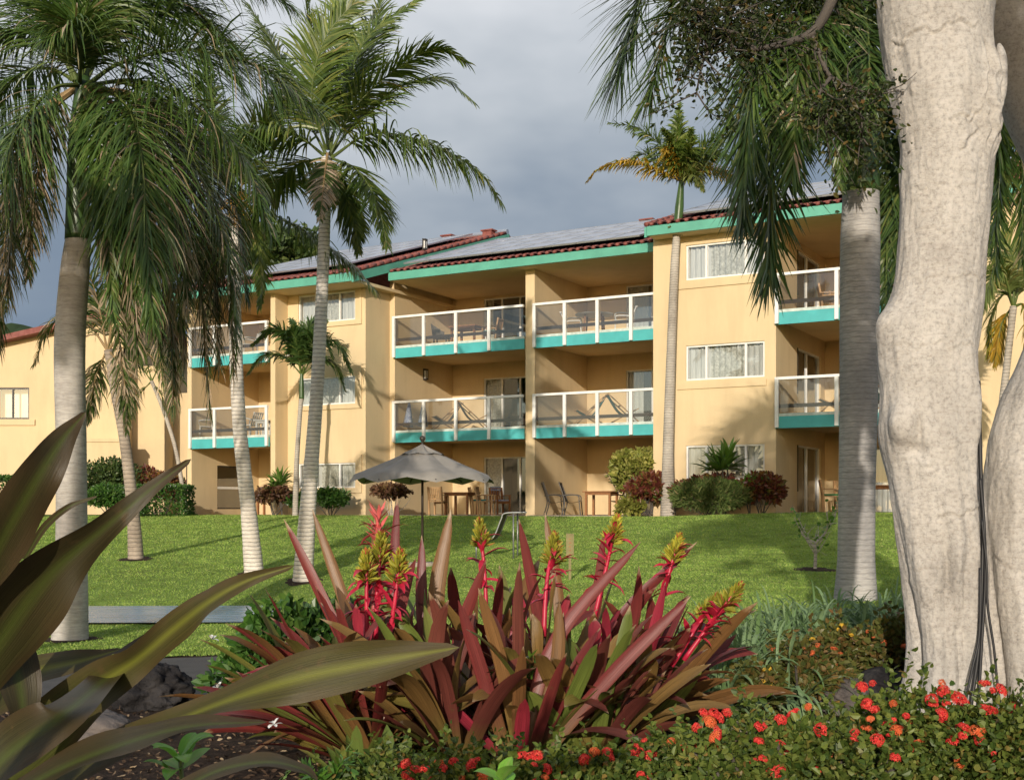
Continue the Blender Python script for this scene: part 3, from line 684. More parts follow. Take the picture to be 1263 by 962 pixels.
# ================================================================== house on the left
def lhouse():
    o = np.array(W(90, 620, 52)); 
    h = empty('low_house', o, 'yellow stucco house with sloping red roof behind the hedges at the left', 'house')
    def part(m, n, mt, p=None): return m.obj(n, mt, p or h, o)
    xa, xb = W(-90, 0, 50)[0], W(152, 0, 50)[0]
    zl, zr = 6.3, 8.1
    wx0, wx1, wz0, wz1 = W(-6, 0, 50)[0], W(36, 0, 50)[0], W(0, 517, 50)[2], W(0, 478, 50)[2]
    m = MB()
    for x0, x1, z0, z1 in ((xa, wx0, -.6, zl), (wx0, wx1, -.6, wz0), (wx0, wx1, wz1, zl), (wx1, xb, -.6, zl)): m.box(x0, x1, 50, 50.25, z0, z1)
    m.add([(xa, 50, zl), (xb, 50, zl), (xb, 50, zr), (xa, 50.25, zl), (xb, 50.25, zl), (xb, 50.25, zr)], None, [(0, 1, 2), (3, 5, 4)])
    m.box(xb - .25, xb - .002, 50.25, 62, -.6, zr); m.box(xa, xa + .25, 50.25, 62, -.6, zl)
    m.box(xb, xb + 1.35, 51.2, 62, -.6, 6.2); m.box(xb + 1.35, xb + 2.6, 52.6, 62, -.6, 5.2)
    part(m, 'wall', 'stucco')
    m = MB(); m.add([(xa - .3, 49.4, zl - .1), (xb + .4, 49.4, zr + .1), (xb + .4, 62, zr + .1), (xa - .3, 62, zl - .1)] + [(xa - .3, 49.4, zl + .12), (xb + .4, 49.4, zr + .34), (xb + .4, 62, zr + .34), (xa - .3, 62, zl + .12)],
        [(0, 3, 2, 1), (4, 5, 6, 7), (0, 1, 5, 4), (1, 2, 6, 5), (2, 3, 7, 6), (3, 0, 4, 7)]); part(m, 'roof', 'redtile')
    m = MB(); m.box(wx0, wx1, 50.05, 50.15, wz0, wz0 + .07); m.box(wx0, wx1, 50.05, 50.15, wz1 - .07, wz1)
    for x in np.linspace(wx0, wx1 - .06, 3): m.box(x, x + .06, 50.05, 50.15, wz0 + .07, wz1 - .07)
    w = part(m, 'window', 'bronze')
    m = MB(); m.add([(wx0, 50.1, wz0), (wx1, 50.1, wz0), (wx1, 50.1, wz1), (wx0, 50.1, wz1)], [(0, 1, 2, 3)]); part(m, 'pane', 'winglass', w)
    m = MB(); m.add([(wx0, 50.6, wz0), (wx1, 50.6, wz0), (wx1, 50.6, wz1), (wx0, 50.6, wz1)], [(0, 1, 2, 3)]); part(m, 'blind', 'curtain', w)
    m = MB(); m.box(wx0 - .25, wx1 + .25, 49.93, 49.998, wz0 - .25, wz0 - .02); part(m, 'window_sill', 'stucco')
    m = MB(); m.box(W(56, 0, 49)[0], W(150, 0, 49)[0], 49, 49.9, -.5, W(0, 545, 49)[2]); m.box(W(56, 0, 49)[0] - .05, W(150, 0, 49)[0] + .05, 48.95, 49.95, W(0, 545, 49)[2], W(0, 541, 49)[2]); part(m, 'porch_wall', 'stucco')
lhouse()
# ================================================================== furniture
PARK = (0, 0, -50)
GRP_TEAK = 'teak chairs on the terraces and balconies'
def teak_chair(mat='teak', cloth=None, high=0.9):
    r = empty('teak_chair', (0, 0, 0), 'x', 'chair')
    for sx in (-.23, .23):
        m = MB(); m.bar((sx, -.22, 0), (sx, -.22, .62), .05); m.obj('leg', mat, r)
        m = MB(); m.bar((sx, .22, 0), (sx, .25, .45), .05); m.bar((sx, .25, .452), (sx, .33, high), .05); m.obj('leg', mat, r)
        m = MB(); m.box(sx - .035, sx + .035, -.27, .27, .62, .65); m.obj('armrest', mat, r)
    m = MB()
    for k in range(6): m.box(-.2 + k * .068, -.145 + k * .068, -.24, .23, .42, .45)
    m.box(-.22, .22, -.25, -.23, .36, .418); m.obj('seat', mat, r)
    m = MB()
    for k in range(7): x = -.19 + k * .0635; m.bar((x, .255, .5), (x, .325, high - .05), .035, .018)
    m.bar((-.21, .325, high - .03), (.21, .325, high - .03), .06, .03); m.bar((-.21, .25, .5), (.21, .25, .5), .04, .03); m.obj('backrest', mat, r)
    if cloth:
        m = MB(); m.box(-.2, .2, -.22, .22, .452, .5); m.obj('cushion', cloth, r)
    return r
def teak_table(w=1.0, d=.8, mat='teak', h=.73):
    r = empty('teak_table', (0, 0, 0), 'x', 'table')
    m = MB()
    for k in range(9): y = -d / 2 + k * d / 9; m.box(-w / 2, w / 2, y, y + d / 9 - .008, h - .035, h)
    m.box(-w / 2 + .06, w / 2 - .06, -d / 2 + .06, d / 2 - .06, h - .11, h - .037); m.obj('table_top', mat, r)
    for sx in (-1, 1):
        for sy in (-1, 1): m = MB(); m.bar((sx * (w / 2 - .09), sy * (d / 2 - .09), 0), (sx * (w / 2 - .09), sy * (d / 2 - .09), h - .112), .065); m.obj('leg', mat, r)
    return r
def sling_chair():
    r = empty('sling_chair', (0, 0, 0), 'x', 'chair')
    for sx in (-.27, .27):
        m = MB(); m.tube(spline([(sx, -.28, 0), (sx, -.24, .4), (sx, -.2, .6), (sx, .1, .63), (sx, .28, .6)], 20), .018, 6); m.tube(spline([(sx, .3, 0), (sx, .2, .38), (sx, .24, .6), (sx, .38, 1.0)], 16), .018, 6); m.obj('frame', 'bronze', r)
    V = []
    for p in spline([(0, -.25, .43), (0, 0, .39), (0, .17, .42), (0, .25, .62), (0, .38, 1.0)], 16): V.append([(-.255, p[1], p[2]), (0, p[1] + .01, p[2] - .012), (.255, p[1], p[2])])
    m = MB(); m.grid(np.array(V)); m.obj('sling', 'sling', r, smooth=True)
    m = MB(); m.tube([(-.27, .38, 1.0), (.27, .38, 1.0)], .018, 6); m.tube([(-.27, -.25, .43), (.27, -.25, .43)], .018, 6); m.obj('cross_bar', 'bronze', r)
    return r
def deck_chair(cloth):
    r = empty('folding_deck_chair', (0, 0, 0), 'x', 'deck chair')
    for sx in (-.27, .27):
        m = MB(); m.bar((sx, -.55, 0), (sx, .5, .95), .045, .03); m.obj('frame_rail', 'teakpale', r)
        m = MB(); m.bar((sx * .9, .5, 0), (sx * .9, -.45, .5), .045, .03); m.obj('frame_rail', 'teakpale', r)
    for a in ((-.5, .05), (.48, .93), (.1, .59)):
        m = MB(); m.bar((-.27, a[0], a[1]), (.27, a[0], a[1]), .04); m.obj('cross_bar', 'teakpale', r)
    V = []
    for p in spline([(0, -.43, .5), (0, -.1, .33), (0, .15, .42), (0, .48, .93)], 14): V.append([(-.22, p[1], p[2]), (.22, p[1], p[2])])
    m = MB(); m.grid(np.array(V)); m.obj('sling', cloth, r, smooth=True)
    return r
def white_chair():
    r = empty('plastic_chair', (0, 0, 0), 'x', 'chair')
    for sx in (-.22, .22):
        for sy in (-.22, .24): m = MB(); m.bar((sx * 1.15, sy * 1.1, 0), (sx, sy, .42), .045, .035); m.obj('leg', 'whiteplastic', r)
        m = MB(); m.tube(spline([(sx, -.2, .42), (sx * 1.2, -.22, .64), (sx * 1.2, .1, .66), (sx, .3, .62)], 14), .022, 6); m.obj('armrest', 'whiteplastic', r)
    m = MB(); m.box(-.24, .24, -.25, .25, .42, .45); m.obj('seat', 'whiteplastic', r)
    m = MB()
    for k in range(5): x = -.2 + k * .1; m.bar((x, .25, .45), (x * 1.05, .42, .86), .06, .016)
    m.bar((-.24, .42, .86), (.24, .42, .86), .07, .02); m.obj('backrest', 'whiteplastic', r)
    return r
def round_chair():
    r = empty('wicker_chair', (0, 0, 0), 'x', 'chair')
    for sx in (-.22, .22):
        for sy in (-.2, .22): m = MB(); m.bar((sx, sy, 0), (sx, sy, .4), .04); m.obj('leg', 'brown', r)
    m = MB(); m.box(-.27, .27, -.26, .26, .4, .47); m.obj('seat', 'greycloth', r)
    V = []
    for a in np.linspace(-.2, math.pi + .2, 17): V.append([(.3 * math.cos(a), .05 + .27 * math.sin(a), .47), (.32 * math.cos(a), .05 + .33 * math.sin(a), .5 + .42 * (0.45 + .55 * max(0, math.sin(a))))])
    m = MB(); m.grid(np.array(V)); m.obj('backrest', 'sling', r, smooth=True)
    return r
def seat_at(o, px, t, f, rz, label, group=None):
    s = s_at(px, t); o.location = bw(s, t, f); o.rotation_euler = (0, 0, R(rz)); o['label'] = label
    if group: o['group'] = group
def dup_at(o, px, t, f, rz, label, group=None):
    s = s_at(px, t); return copy_tree(o, bw(s, t, f), R(rz), label, group)
tc1 = teak_chair('teakpale')
seat_at(tc1, 541, -.35, .02, 160, 'pale teak armchair facing away at left of the terrace table by the grey parasol', GRP_TEAK)
tc2 = teak_chair('teakpale', 'tealcloth'); seat_at(tc2, 591, .6, .02, 100, 'teak armchair with teal seat cushion right of the ground terrace table', GRP_TEAK)
dup_at(tc1, 600, -.3, .02, 80, 'teak armchair turned sideways in front of the dark sliding door', GRP_TEAK)
tb1 = teak_table(1.0, .8); seat_at(tb1, 569, .2, .02, -29, 'teak table between teak chairs on the terrace under the left centre balconies')
tw = teak_chair('teak', 'bluecloth'); seat_at(tw, 617, 1.6, .02, 30, 'teak chair with blue patterned towel standing by the ground floor sliding door', GRP_TEAK)
m = MB(); V = [[(x, y, z) for x in np.linspace(-.2, .2, 6)] for y, z in ((.39, .62), (.375, .75), (.36, .93), (.33, .935), (.3, .8))]; m.grid(np.array(V))
tow = m.obj('beach_towel', 'bluecloth', None, (0, 0, 0), True); s_ = s_at(617, 1.6); tow.location = bw(s_, 1.6, .02); tow.rotation_euler = (0, 0, R(30)); tag(tow, 'blue beach towel draped over the back of a teak chair at the ground floor', 'towel')
GS = 'dark sling chairs on the ground terrace'
sc1 = sling_chair(); seat_at(sc1, 684, -.1, .02, 95, 'dark sling chair nearest the pillar, left one of the pair facing the small table', GS)
dup_at(sc1, 706, .0, .02, 80, 'dark sling chair between its twin and the small teak table', GS)
dup_at(sc1, 766, .9, .02, -60, 'dark sling chair half hidden behind the small teak table', GS)
tb2 = teak_table(.95, .7); seat_at(tb2, 742, -.2, .02, -29, 'small teak table beside the dark sling chairs in front of the yellow bush')
# right ground terrace
gc = teak_chair('teakpale', 'greencloth'); seat_at(gc, 1026, .6, .14, 80, 'teak chair with green cushion left of the grey palm trunk, ground floor', GRP_TEAK)
tb3 = teak_table(1.1, .8); seat_at(tb3, 1086, .6, .14, -29, 'red brown teak table between the palm trunk and the big pale tree')
dup_at(tc1, 1044, 1.6, .14, 10, 'teak chair behind the smooth grey palm trunk on the ground terrace', GRP_TEAK)
# left ground terrace
tl = teak_table(.9, .7); seat_at(tl, 322, -1.2, .0, -29, 'small wooden table behind the bushes under the left balcony')
# third floor, left centre bay
F3 = 5.58; F2 = 2.78
rc = round_chair(); seat_at(rc, 545, 1.5, F3, 80, 'rounded dark chair with grey cushion at left of the top floor balcony table')
t3 = teak_table(1.05, .8); seat_at(t3, 577, 1.5, F3, -29, 'teak table on the top balcony above the parasol')
dup_at(tc2, 606, 1.4, F3, -110, 'slatted teak armchair right of the top balcony table above the parasol', GRP_TEAK)
# third floor, right centre bay
wt = empty('plastic_table', (0, 0, 0), 'x', 'table')
m = MB(); m.lathe([(0, .70), (.58, .70), (.6, .715), (.6, .73), (0, .735)], 28); m.obj('table_top', 'whiteplastic', wt, smooth=False)
for k in range(4): a = k * math.pi / 2 + .6; m = MB(); m.bar((.42 * math.cos(a), .42 * math.sin(a), 0), (.36 * math.cos(a), .36 * math.sin(a), .7), .05); m.obj('leg', 'teak', wt)
seat_at(wt, 733, 1.2, F3, 0, 'round white table on the top balcony right of the pillar')
wc = white_chair(); seat_at(wc, 708, 1.4, F3, 85, 'white plastic chair at left of the round white balcony table', 'white balcony chairs')
dup_at(wc, 768, 1.2, F3, -95, 'white plastic chair between the round white table and the sliding door', 'white balcony chairs')
# second floor
GD = 'folding deck chairs on the middle balconies'
dc = deck_chair('sling'); seat_at(dc, 551, .9, F2, -70, 'wooden deck chair with grey sling left on the middle balcony behind the parasol tip', GD)
dup_at(dc, 583, .8, F2, 100, 'wooden deck chair leaning back right on the middle balcony behind the parasol tip', GD)
dct = deck_chair('tealcloth'); seat_at(dct, 728, .9, F2, -80, 'wooden deck chair with teal cloth on the middle balcony right of the pillar', GD)
dup_at(dct, 768, .9, F2, 95, 'wooden deck chair by the sliding door on the middle balcony right of the pillar', GD)
dup_at(dct, 1031, .5, F2, -100, 'deck chair with teal cloth beside the grey palm trunk on the middle balcony', GD)
dup_at(tc1, 1024, .6, F3, 80, 'teak chair left of the grey palm trunk on the top right balcony', GRP_TEAK)
dup_at(tc1, 1040, 1.6, F3, 20, 'teak chair partly behind the grey palm trunk on the top right balcony', GRP_TEAK)
dup_at(dct, 1092, .6, F2, 95, 'deck chair seen in the gap between palm trunk and pale tree, middle floor', GD)
dup_at(tb3, 1086, .6, F3, -29, 'teak table on the top right balcony seen past the palm trunk')
wl1 = dup_at(wc, 251, -1.3, F2 + LD, 130, 'white chair at the left end of the left middle balcony', 'white balcony chairs')
dup_at(wc, 308, -1.0, F2 + LD, -120, 'white chair right of the slender palm trunk on the left middle balcony', 'white balcony chairs')
wsm = teak_table(.5, .5, 'whiteplastic', .6); seat_at(wsm, 325, -1.0, F2 + LD, -29, 'small white side table at the right end of the left middle balcony')
dup_at(wc, 306, -1.0, F3 + LD, -60, 'white chair on the left top balcony behind palm fronds', 'white balcony chairs')
for px, lab in ((503, 'blue and white folded beach umbrella nearest the left end of the middle balcony'), (521, 'blue and white folded beach umbrella beside the second railing post')):
    m = MB(); prof = [(.012, .0), (.012, .14), (.15, .16), (.13, .35), (.085, .65), (.045, .9), (.012, 1.0), (.008, 1.06)]
    m.lathe(prof, 14); V = m.v[0]; a = np.arctan2(V[:, 1], V[:, 0]); V[:, :2] *= (1 + .16 * np.cos(a * 6))[:, None]
    o = m.obj('folded_umbrella', 'bluecloth', None, (0, 0, 0), True); o.location = bw(s_at(px, .35), .35, F2); o.rotation_euler = (R(4), R(3), 0); tag(o, lab, 'umbrella', 'folded beach umbrellas')

# market parasol on the lawn
def parasol():
    D = 23.2; px = 521; top = W(px, 548, D)[2]; rim = W(px, 590, D)[2]; r = 91 / F * D
    x, y = W(px, 600, D)[0], D; g0 = float(gz(x, y))
    root = empty('market_parasol', (x, y, g0), 'grey canvas market parasol open on the lawn before the terrace', 'parasol')
    zt, zr = top - g0, rim - g0; vent = zt - .24 * (zt - zr)
    def canopy(r0, z0, r1, z1, nr, scal, drop):
        A = 8 * 14; V = np.zeros((nr + 1, A + 1, 3))
        for i in range(nr + 1):
            f = i / nr
            for j in range(A + 1):
                a = j / A * 2 * math.pi + .25; ph = abs(((j / 14) % 1) - .5) * 2       # 1 at rib, 0 mid panel
                rr = (r0 + (r1 - r0) * f) * (ph * 1 + (1 - ph) * math.cos(math.pi / 8) * .985) ; z = z0 + (z1 - z0) * f - (1 - ph) * .05 * math.sin(f * math.pi) * 1
                if i == nr: z += (1 - ph) ** 1.0 * scal - drop
                V[i, j] = (rr * math.cos(a), rr * math.sin(a), z + .05 * (f * f - f))
        m = MB(); m.grid(V); return m
    canopy(.30, vent - .0, r, zr + .03, 10, .10, .13).obj('canopy', 'greycloth', root, smooth=True)
    m = canopy(.02, zt, .43, vent - .03, 4, .03, .02); m.obj('vent_cap', 'greycloth', root, smooth=True)
    m = MB(); m.tube([(0, 0, -.1), (0, 0, zt)], .024, 10); m.obj('pole', 'brown', root, smooth=True)
    m = MB(); m.lathe([(0, zt + .17), (.045, zt + .15), (.06, zt + .11), (.04, zt + .07), (.02, zt + .05), (.03, zt - .01)], 14); m.obj('finial', 'bronze', root, smooth=True)
    for k in range(8):
        a = k * math.pi / 4 + .25; m = MB(); m.bar((.03 * math.cos(a), .03 * math.sin(a), vent - .03), (r * .98 * math.cos(a), r * .98 * math.sin(a), zr - .05), .022, .016); m.obj('rib', 'brown', root)
    m = MB(); m.lathe([(0, .09), (.24, .08), (.27, .04), (.27, 0), (0, 0)], 24); m.obj('base', 'concrete', root, smooth=False)
parasol()
# aluminium lounger on the lawn (its raised back shows above the bromeliads)
def lounger():
    D = 23.6; x, y, _ = W(622, 650, D); g0 = float(gz(x, y))
    r = empty('sun_lounger', (x, y, g0), 'aluminium sun lounger with raised back on the lawn, behind the bromeliads', 'sun lounger', None, R(-8))
    zt = W(0, 633, D)[2] - g0
    for sy in (-.3, .3):
        m = MB(); m.tube(spline([(-.55, sy, .34), (-.2, sy, .38), (-.02, sy, zt - .12), (.05, sy, zt), (.4, sy, zt + .02)], 24), .016, 7); m.obj('side_rail', 'metalgrey', r, smooth=True)
        for xx in (-.5, .22): m = MB(); m.tube([(xx, sy, 0), (xx, sy, zt if xx > 0 else .35)], .016, 7); m.obj('leg', 'metalgrey', r, smooth=True)
    V = [[(p[0], -.28, p[2] - .01), (p[0], .28, p[2] - .01)] for p in spline([(-.55, 0, .34), (-.2, 0, .38), (-.02, 0, zt - .12), (.05, 0, zt), (.4, 0, zt + .02)], 18)]
    m = MB(); m.grid(np.array(V)); m.obj('sling', 'sling', r, smooth=True)
lounger()
# stake marker
def stake():
    D = 19.0; x, y, _ = W(703, 690, D); g0 = float(gz(x, y)); zt = W(0, 658, D)[2] - g0
    r = empty('stake_sign', (x, y, g0), 'narrow weathered wooden stake sign standing in the lawn', 'sign')
    m = MB(); m.box(-.06, .06, -.012, .012, zt - .34, zt); m.obj('board', 'woodpost', r)
    m = MB(); m.box(-.02, .02, .013, .04, -.1, zt - .05); m.obj('post', 'woodpost', r)
    m = MB()
    for k in range(5): m.box(-.018, .012 + .008 * (k % 2), -.016, -.0125, zt - .09 - k * .06, zt - .075 - k * .06)
    m.obj('marks', 'teak', r)
stake()
# ================================================================== plant generators
def ribbons(m, P, Wd, side, fold=0.0, nrm=None):
    """P (N,K,3) centre lines, Wd (N,K) half widths, side (N,K,3); three points across when folded"""
    Nn, K = P.shape[:2]
    off = side * Wd[..., None]
    if fold:
        nr = nrm * (Wd * fold)[..., None]
        V = np.stack([P - off + nr, P, P + off + nr], 2); C = 3; us = (0, .5, 1)
    else:
        V = np.stack([P - off, P + off], 2); C = 2; us = (0, 1)
    uv = np.zeros((Nn, K, C, 2)); uv[..., 0] = np.array(us); uv[..., 1] = np.linspace(0, 1, K)[None, :, None]
    base = (np.arange(Nn)[:, None, None] * K * C + np.arange(K - 1)[None, :, None] * C + np.arange(C - 1)[None, None, :]).ravel()
    m.add(V.reshape(-1, 3), np.stack([base, base + 1, base + C + 1, base + C], 1), None, uv.reshape(-1, 2))

def frond_mesh(pts, L, n=70, droop=0.28, plum=0.25, width=0.017, ang=55, start=.14, rad=.028, K=6, seed=0, nrand=.16, lmin=.35, lift=.15):
    """one feather frond along world points; leaflets hang under gravity"""
    r = np.random.default_rng(seed)
    C = spline(pts, 60); seg = np.linalg.norm(np.diff(C, axis=0), axis=1); cl = np.concatenate([[0], np.cumsum(seg)]); cl /= cl[-1]
    T = unit(np.gradient(C, axis=0)); nv = np.cross(T[0], np.cross((0, 0, 1.0), T[0])); nv = unit(nv)
    NV = []
    for i in range(60): nv = unit(nv - T[i] * (nv @ T[i])); NV.append(nv)
    NV = np.array(NV); SD = np.cross(T, NV)
    t = start + (1 - start) * (np.arange(n) + .5) / n
    t = np.concatenate([t, t]) + r.normal(0, .3 / n, 2 * n); t = np.clip(t, 0, 1)
    sg = np.concatenate([np.ones(n), -np.ones(n)])
    f = lambda A: np.stack([np.interp(t, cl, A[:, k]) for k in range(3)], 1)
    p0 = f(C); tt = unit(f(T)); nn = unit(f(NV)); sdv = unit(f(SD))
    u = (t - start) / (1 - start)
    ln = L * (lmin + (1 - lmin) * np.sin(np.clip(u * 1.12 + .12, 0, 1) * math.pi) ** .7) * (1 + r.normal(0, .10, 2 * n)) * np.where(u > .93, .75, 1)
    a = np.radians(ang - 28 * u + r.normal(0, 7, 2 * n)); ph = r.normal(lift, plum, 2 * n)
    d = unit((sdv * sg[:, None]) * (np.sin(a) * np.cos(ph))[:, None] + tt * np.cos(a)[:, None] + nn * (np.sin(a) * np.sin(ph))[:, None] + r.normal(0, nrand * .4, (2 * n, 3)))
    P = [p0]; D = [d]; dr = droop * (1 + r.normal(0, .25, 2 * n))
    for k in range(K - 1):
        P.append(P[-1] + d * (ln / (K - 1))[:, None])
        d = unit(d + np.array((0, 0, -1.0)) * (dr * (0.6 + .35 * k))[:, None]); D.append(d)
    P = np.stack(P, 1); D = np.stack(D, 1)
    sd = unit(np.cross(D, nn[:, None, :] + r.normal(0, .25, (2 * n, 1, 3))))
    wp = np.interp(np.linspace(0, 1, K), [0, .15, .5, .8, 1], [.55, 1, .9, .55, .06])
    Wd = width * wp[None] * (1 + r.normal(0, .15, (2 * n, 1)))
    m = MB(); ribbons(m, P, Wd, sd)
    m.mat = 1; m.tube(C, np.interp(cl, [0, .12, 1], [rad * 1.5, rad, rad * .2]), 6)
    return m
def px_frond(base_d, lst):
    return [W(p[0], p[1], base_d + (p[2] if len(p) > 2 else 0)) for p in lst]
def trunk_mesh(pts, rad, n=20, K=80, ring=0.0, ringn=40, jit=.0):
    C = spline(pts, K); rr = np.interp(np.linspace(0, 1, K), np.linspace(0, 1, len(rad)), rad)
    if ring:
        f = np.linspace(0, 1, K) * ringn; rr = rr * (1 + ring * (1 - (f % 1)))
    m = MB(); m.tube(C, rr, n); return m

MAT['frond_royal'] = M_leaf('royal_frond', [(0.0, (0.035, 0.075, 0.015)), (0.55, (0.075, 0.135, 0.026)), (0.90, (0.13, 0.18, 0.045)), (0.95, (0.34, 0.26, 0.16)), (1.0, (0.42, 0.32, 0.22))], .28, .38, .5)
MAT['frond_dry'] = M_leaf('dry_frond', [(0.0, (0.045, 0.08, 0.018)), (0.5, (0.085, 0.12, 0.03)), (0.62, (0.32, 0.24, 0.15)), (1.0, (0.50, 0.39, 0.28))], .25, .6, .2)
MAT['frond_dark'] = M_leaf('dark_frond', [(0.0, (0.028, 0.062, 0.015)), (0.7, (0.06, 0.11, 0.025)), (1.0, (0.13, 0.16, 0.04))], .22, .35, .5)
MAT['frond_coco'] = M_leaf('coconut_frond', [(0.0, (0.055, 0.10, 0.018)), (0.6, (0.11, 0.165, 0.03)), (0.93, (0.21, 0.24, 0.055)), (1.0, (0.36, 0.29, 0.11))], .32, .4, .5)
MAT['frond_gold'] = M_leaf('golden_frond', [(0.0, (0.44, 0.27, 0.03)), (0.72, (0.55, 0.36, 0.05)), (0.82, (0.30, 0.30, 0.05)), (1.0, (0.22, 0.25, 0.045))], .35, .5, .3)
MAT['frond_pale'] = M_leaf('pale_frond', [(0.0, (0.11, 0.15, 0.035)), (0.7, (0.19, 0.23, 0.07)), (1.0, (0.30, 0.25, 0.09))], .35, .5, .3)
MAT['rachis'] = M_basic('frond_stem', (0.10, 0.135, 0.03), 0.5, 0.2, 4)
MAT['rachis_tan'] = M_basic('dry_stem', (0.30, 0.20, 0.09), 0.7, 0.2, 4)
MAT['crownshaft'] = M_basic('crownshaft', (0.05, 0.10, 0.025), 0.35, 0.25, 3, 0.1, 30, stretch=(3, 3, .4))
MAT['bark_royal'] = M_trunk('royal_palm_bark', (0.52, 0.49, 0.44), (0.30, 0.275, 0.25), 2.6, .12, 1.6, ringcol=.88)
MAT['bark_royal2'] = M_trunk('ringed_palm_bark', (0.48, 0.455, 0.42), (0.24, 0.235, 0.235), 4.6, .15, .9, ringcol=.78)
MAT['bark_coco'] = M_trunk('coconut_bark', (0.78, 0.72, 0.64), (0.56, 0.50, 0.43), 4.2, .7, 2.0, ringcol=.45)
MAT['bark_brown'] = M_trunk('brown_palm_bark', (0.42, 0.35, 0.28), (0.24, 0.195, 0.155), 3.6, .6, 2.0, ringcol=.55)
MAT['bark_thin'] = M_trunk('thin_palm_bark', (0.52, 0.47, 0.40), (0.32, 0.28, 0.235), 4.4, .5, 2.0, ringcol=.6)
def palm(name, label, D, trunk_px, rads, bark, fronds, ring=0.02, ringn=60, shaft=None, group=None, extra=None, gset=True):
    """trunk_px from the ground up; fronds: list of (px path, kwargs, material, stem material)"""
    pts = [W(p[0], p[1], D + (p[2] if len(p) > 2 else 0)) for p in trunk_px]
    g0 = float(gz(pts[0][0], pts[0][1])); o = np.array((pts[0][0], pts[0][1], g0)); pts[0][2] = min(pts[0][2], g0) - .08
    root = empty(name, o, label, 'palm tree', group)
    trunk_mesh(pts, rads, 40, 180, ring, ringn).obj('trunk', bark, root, o, True)
    if shaft:
        sp = [W(p[0], p[1], D) for p in shaft[0]]; m = MB(); m.tube(spline(sp, 24), np.interp(np.linspace(0, 1, 24), np.linspace(0, 1, len(shaft[1])), shaft[1]), 20); m.obj('crownshaft', 'crownshaft', root, o, True)
    for i, (lst, kw, mt, st) in enumerate(fronds):
        frond_mesh(px_frond(D, lst), seed=hash((trunk_px[0][0], i)) % 9999, **kw).obj('frond', [mt, st], root, o)
    return root, o

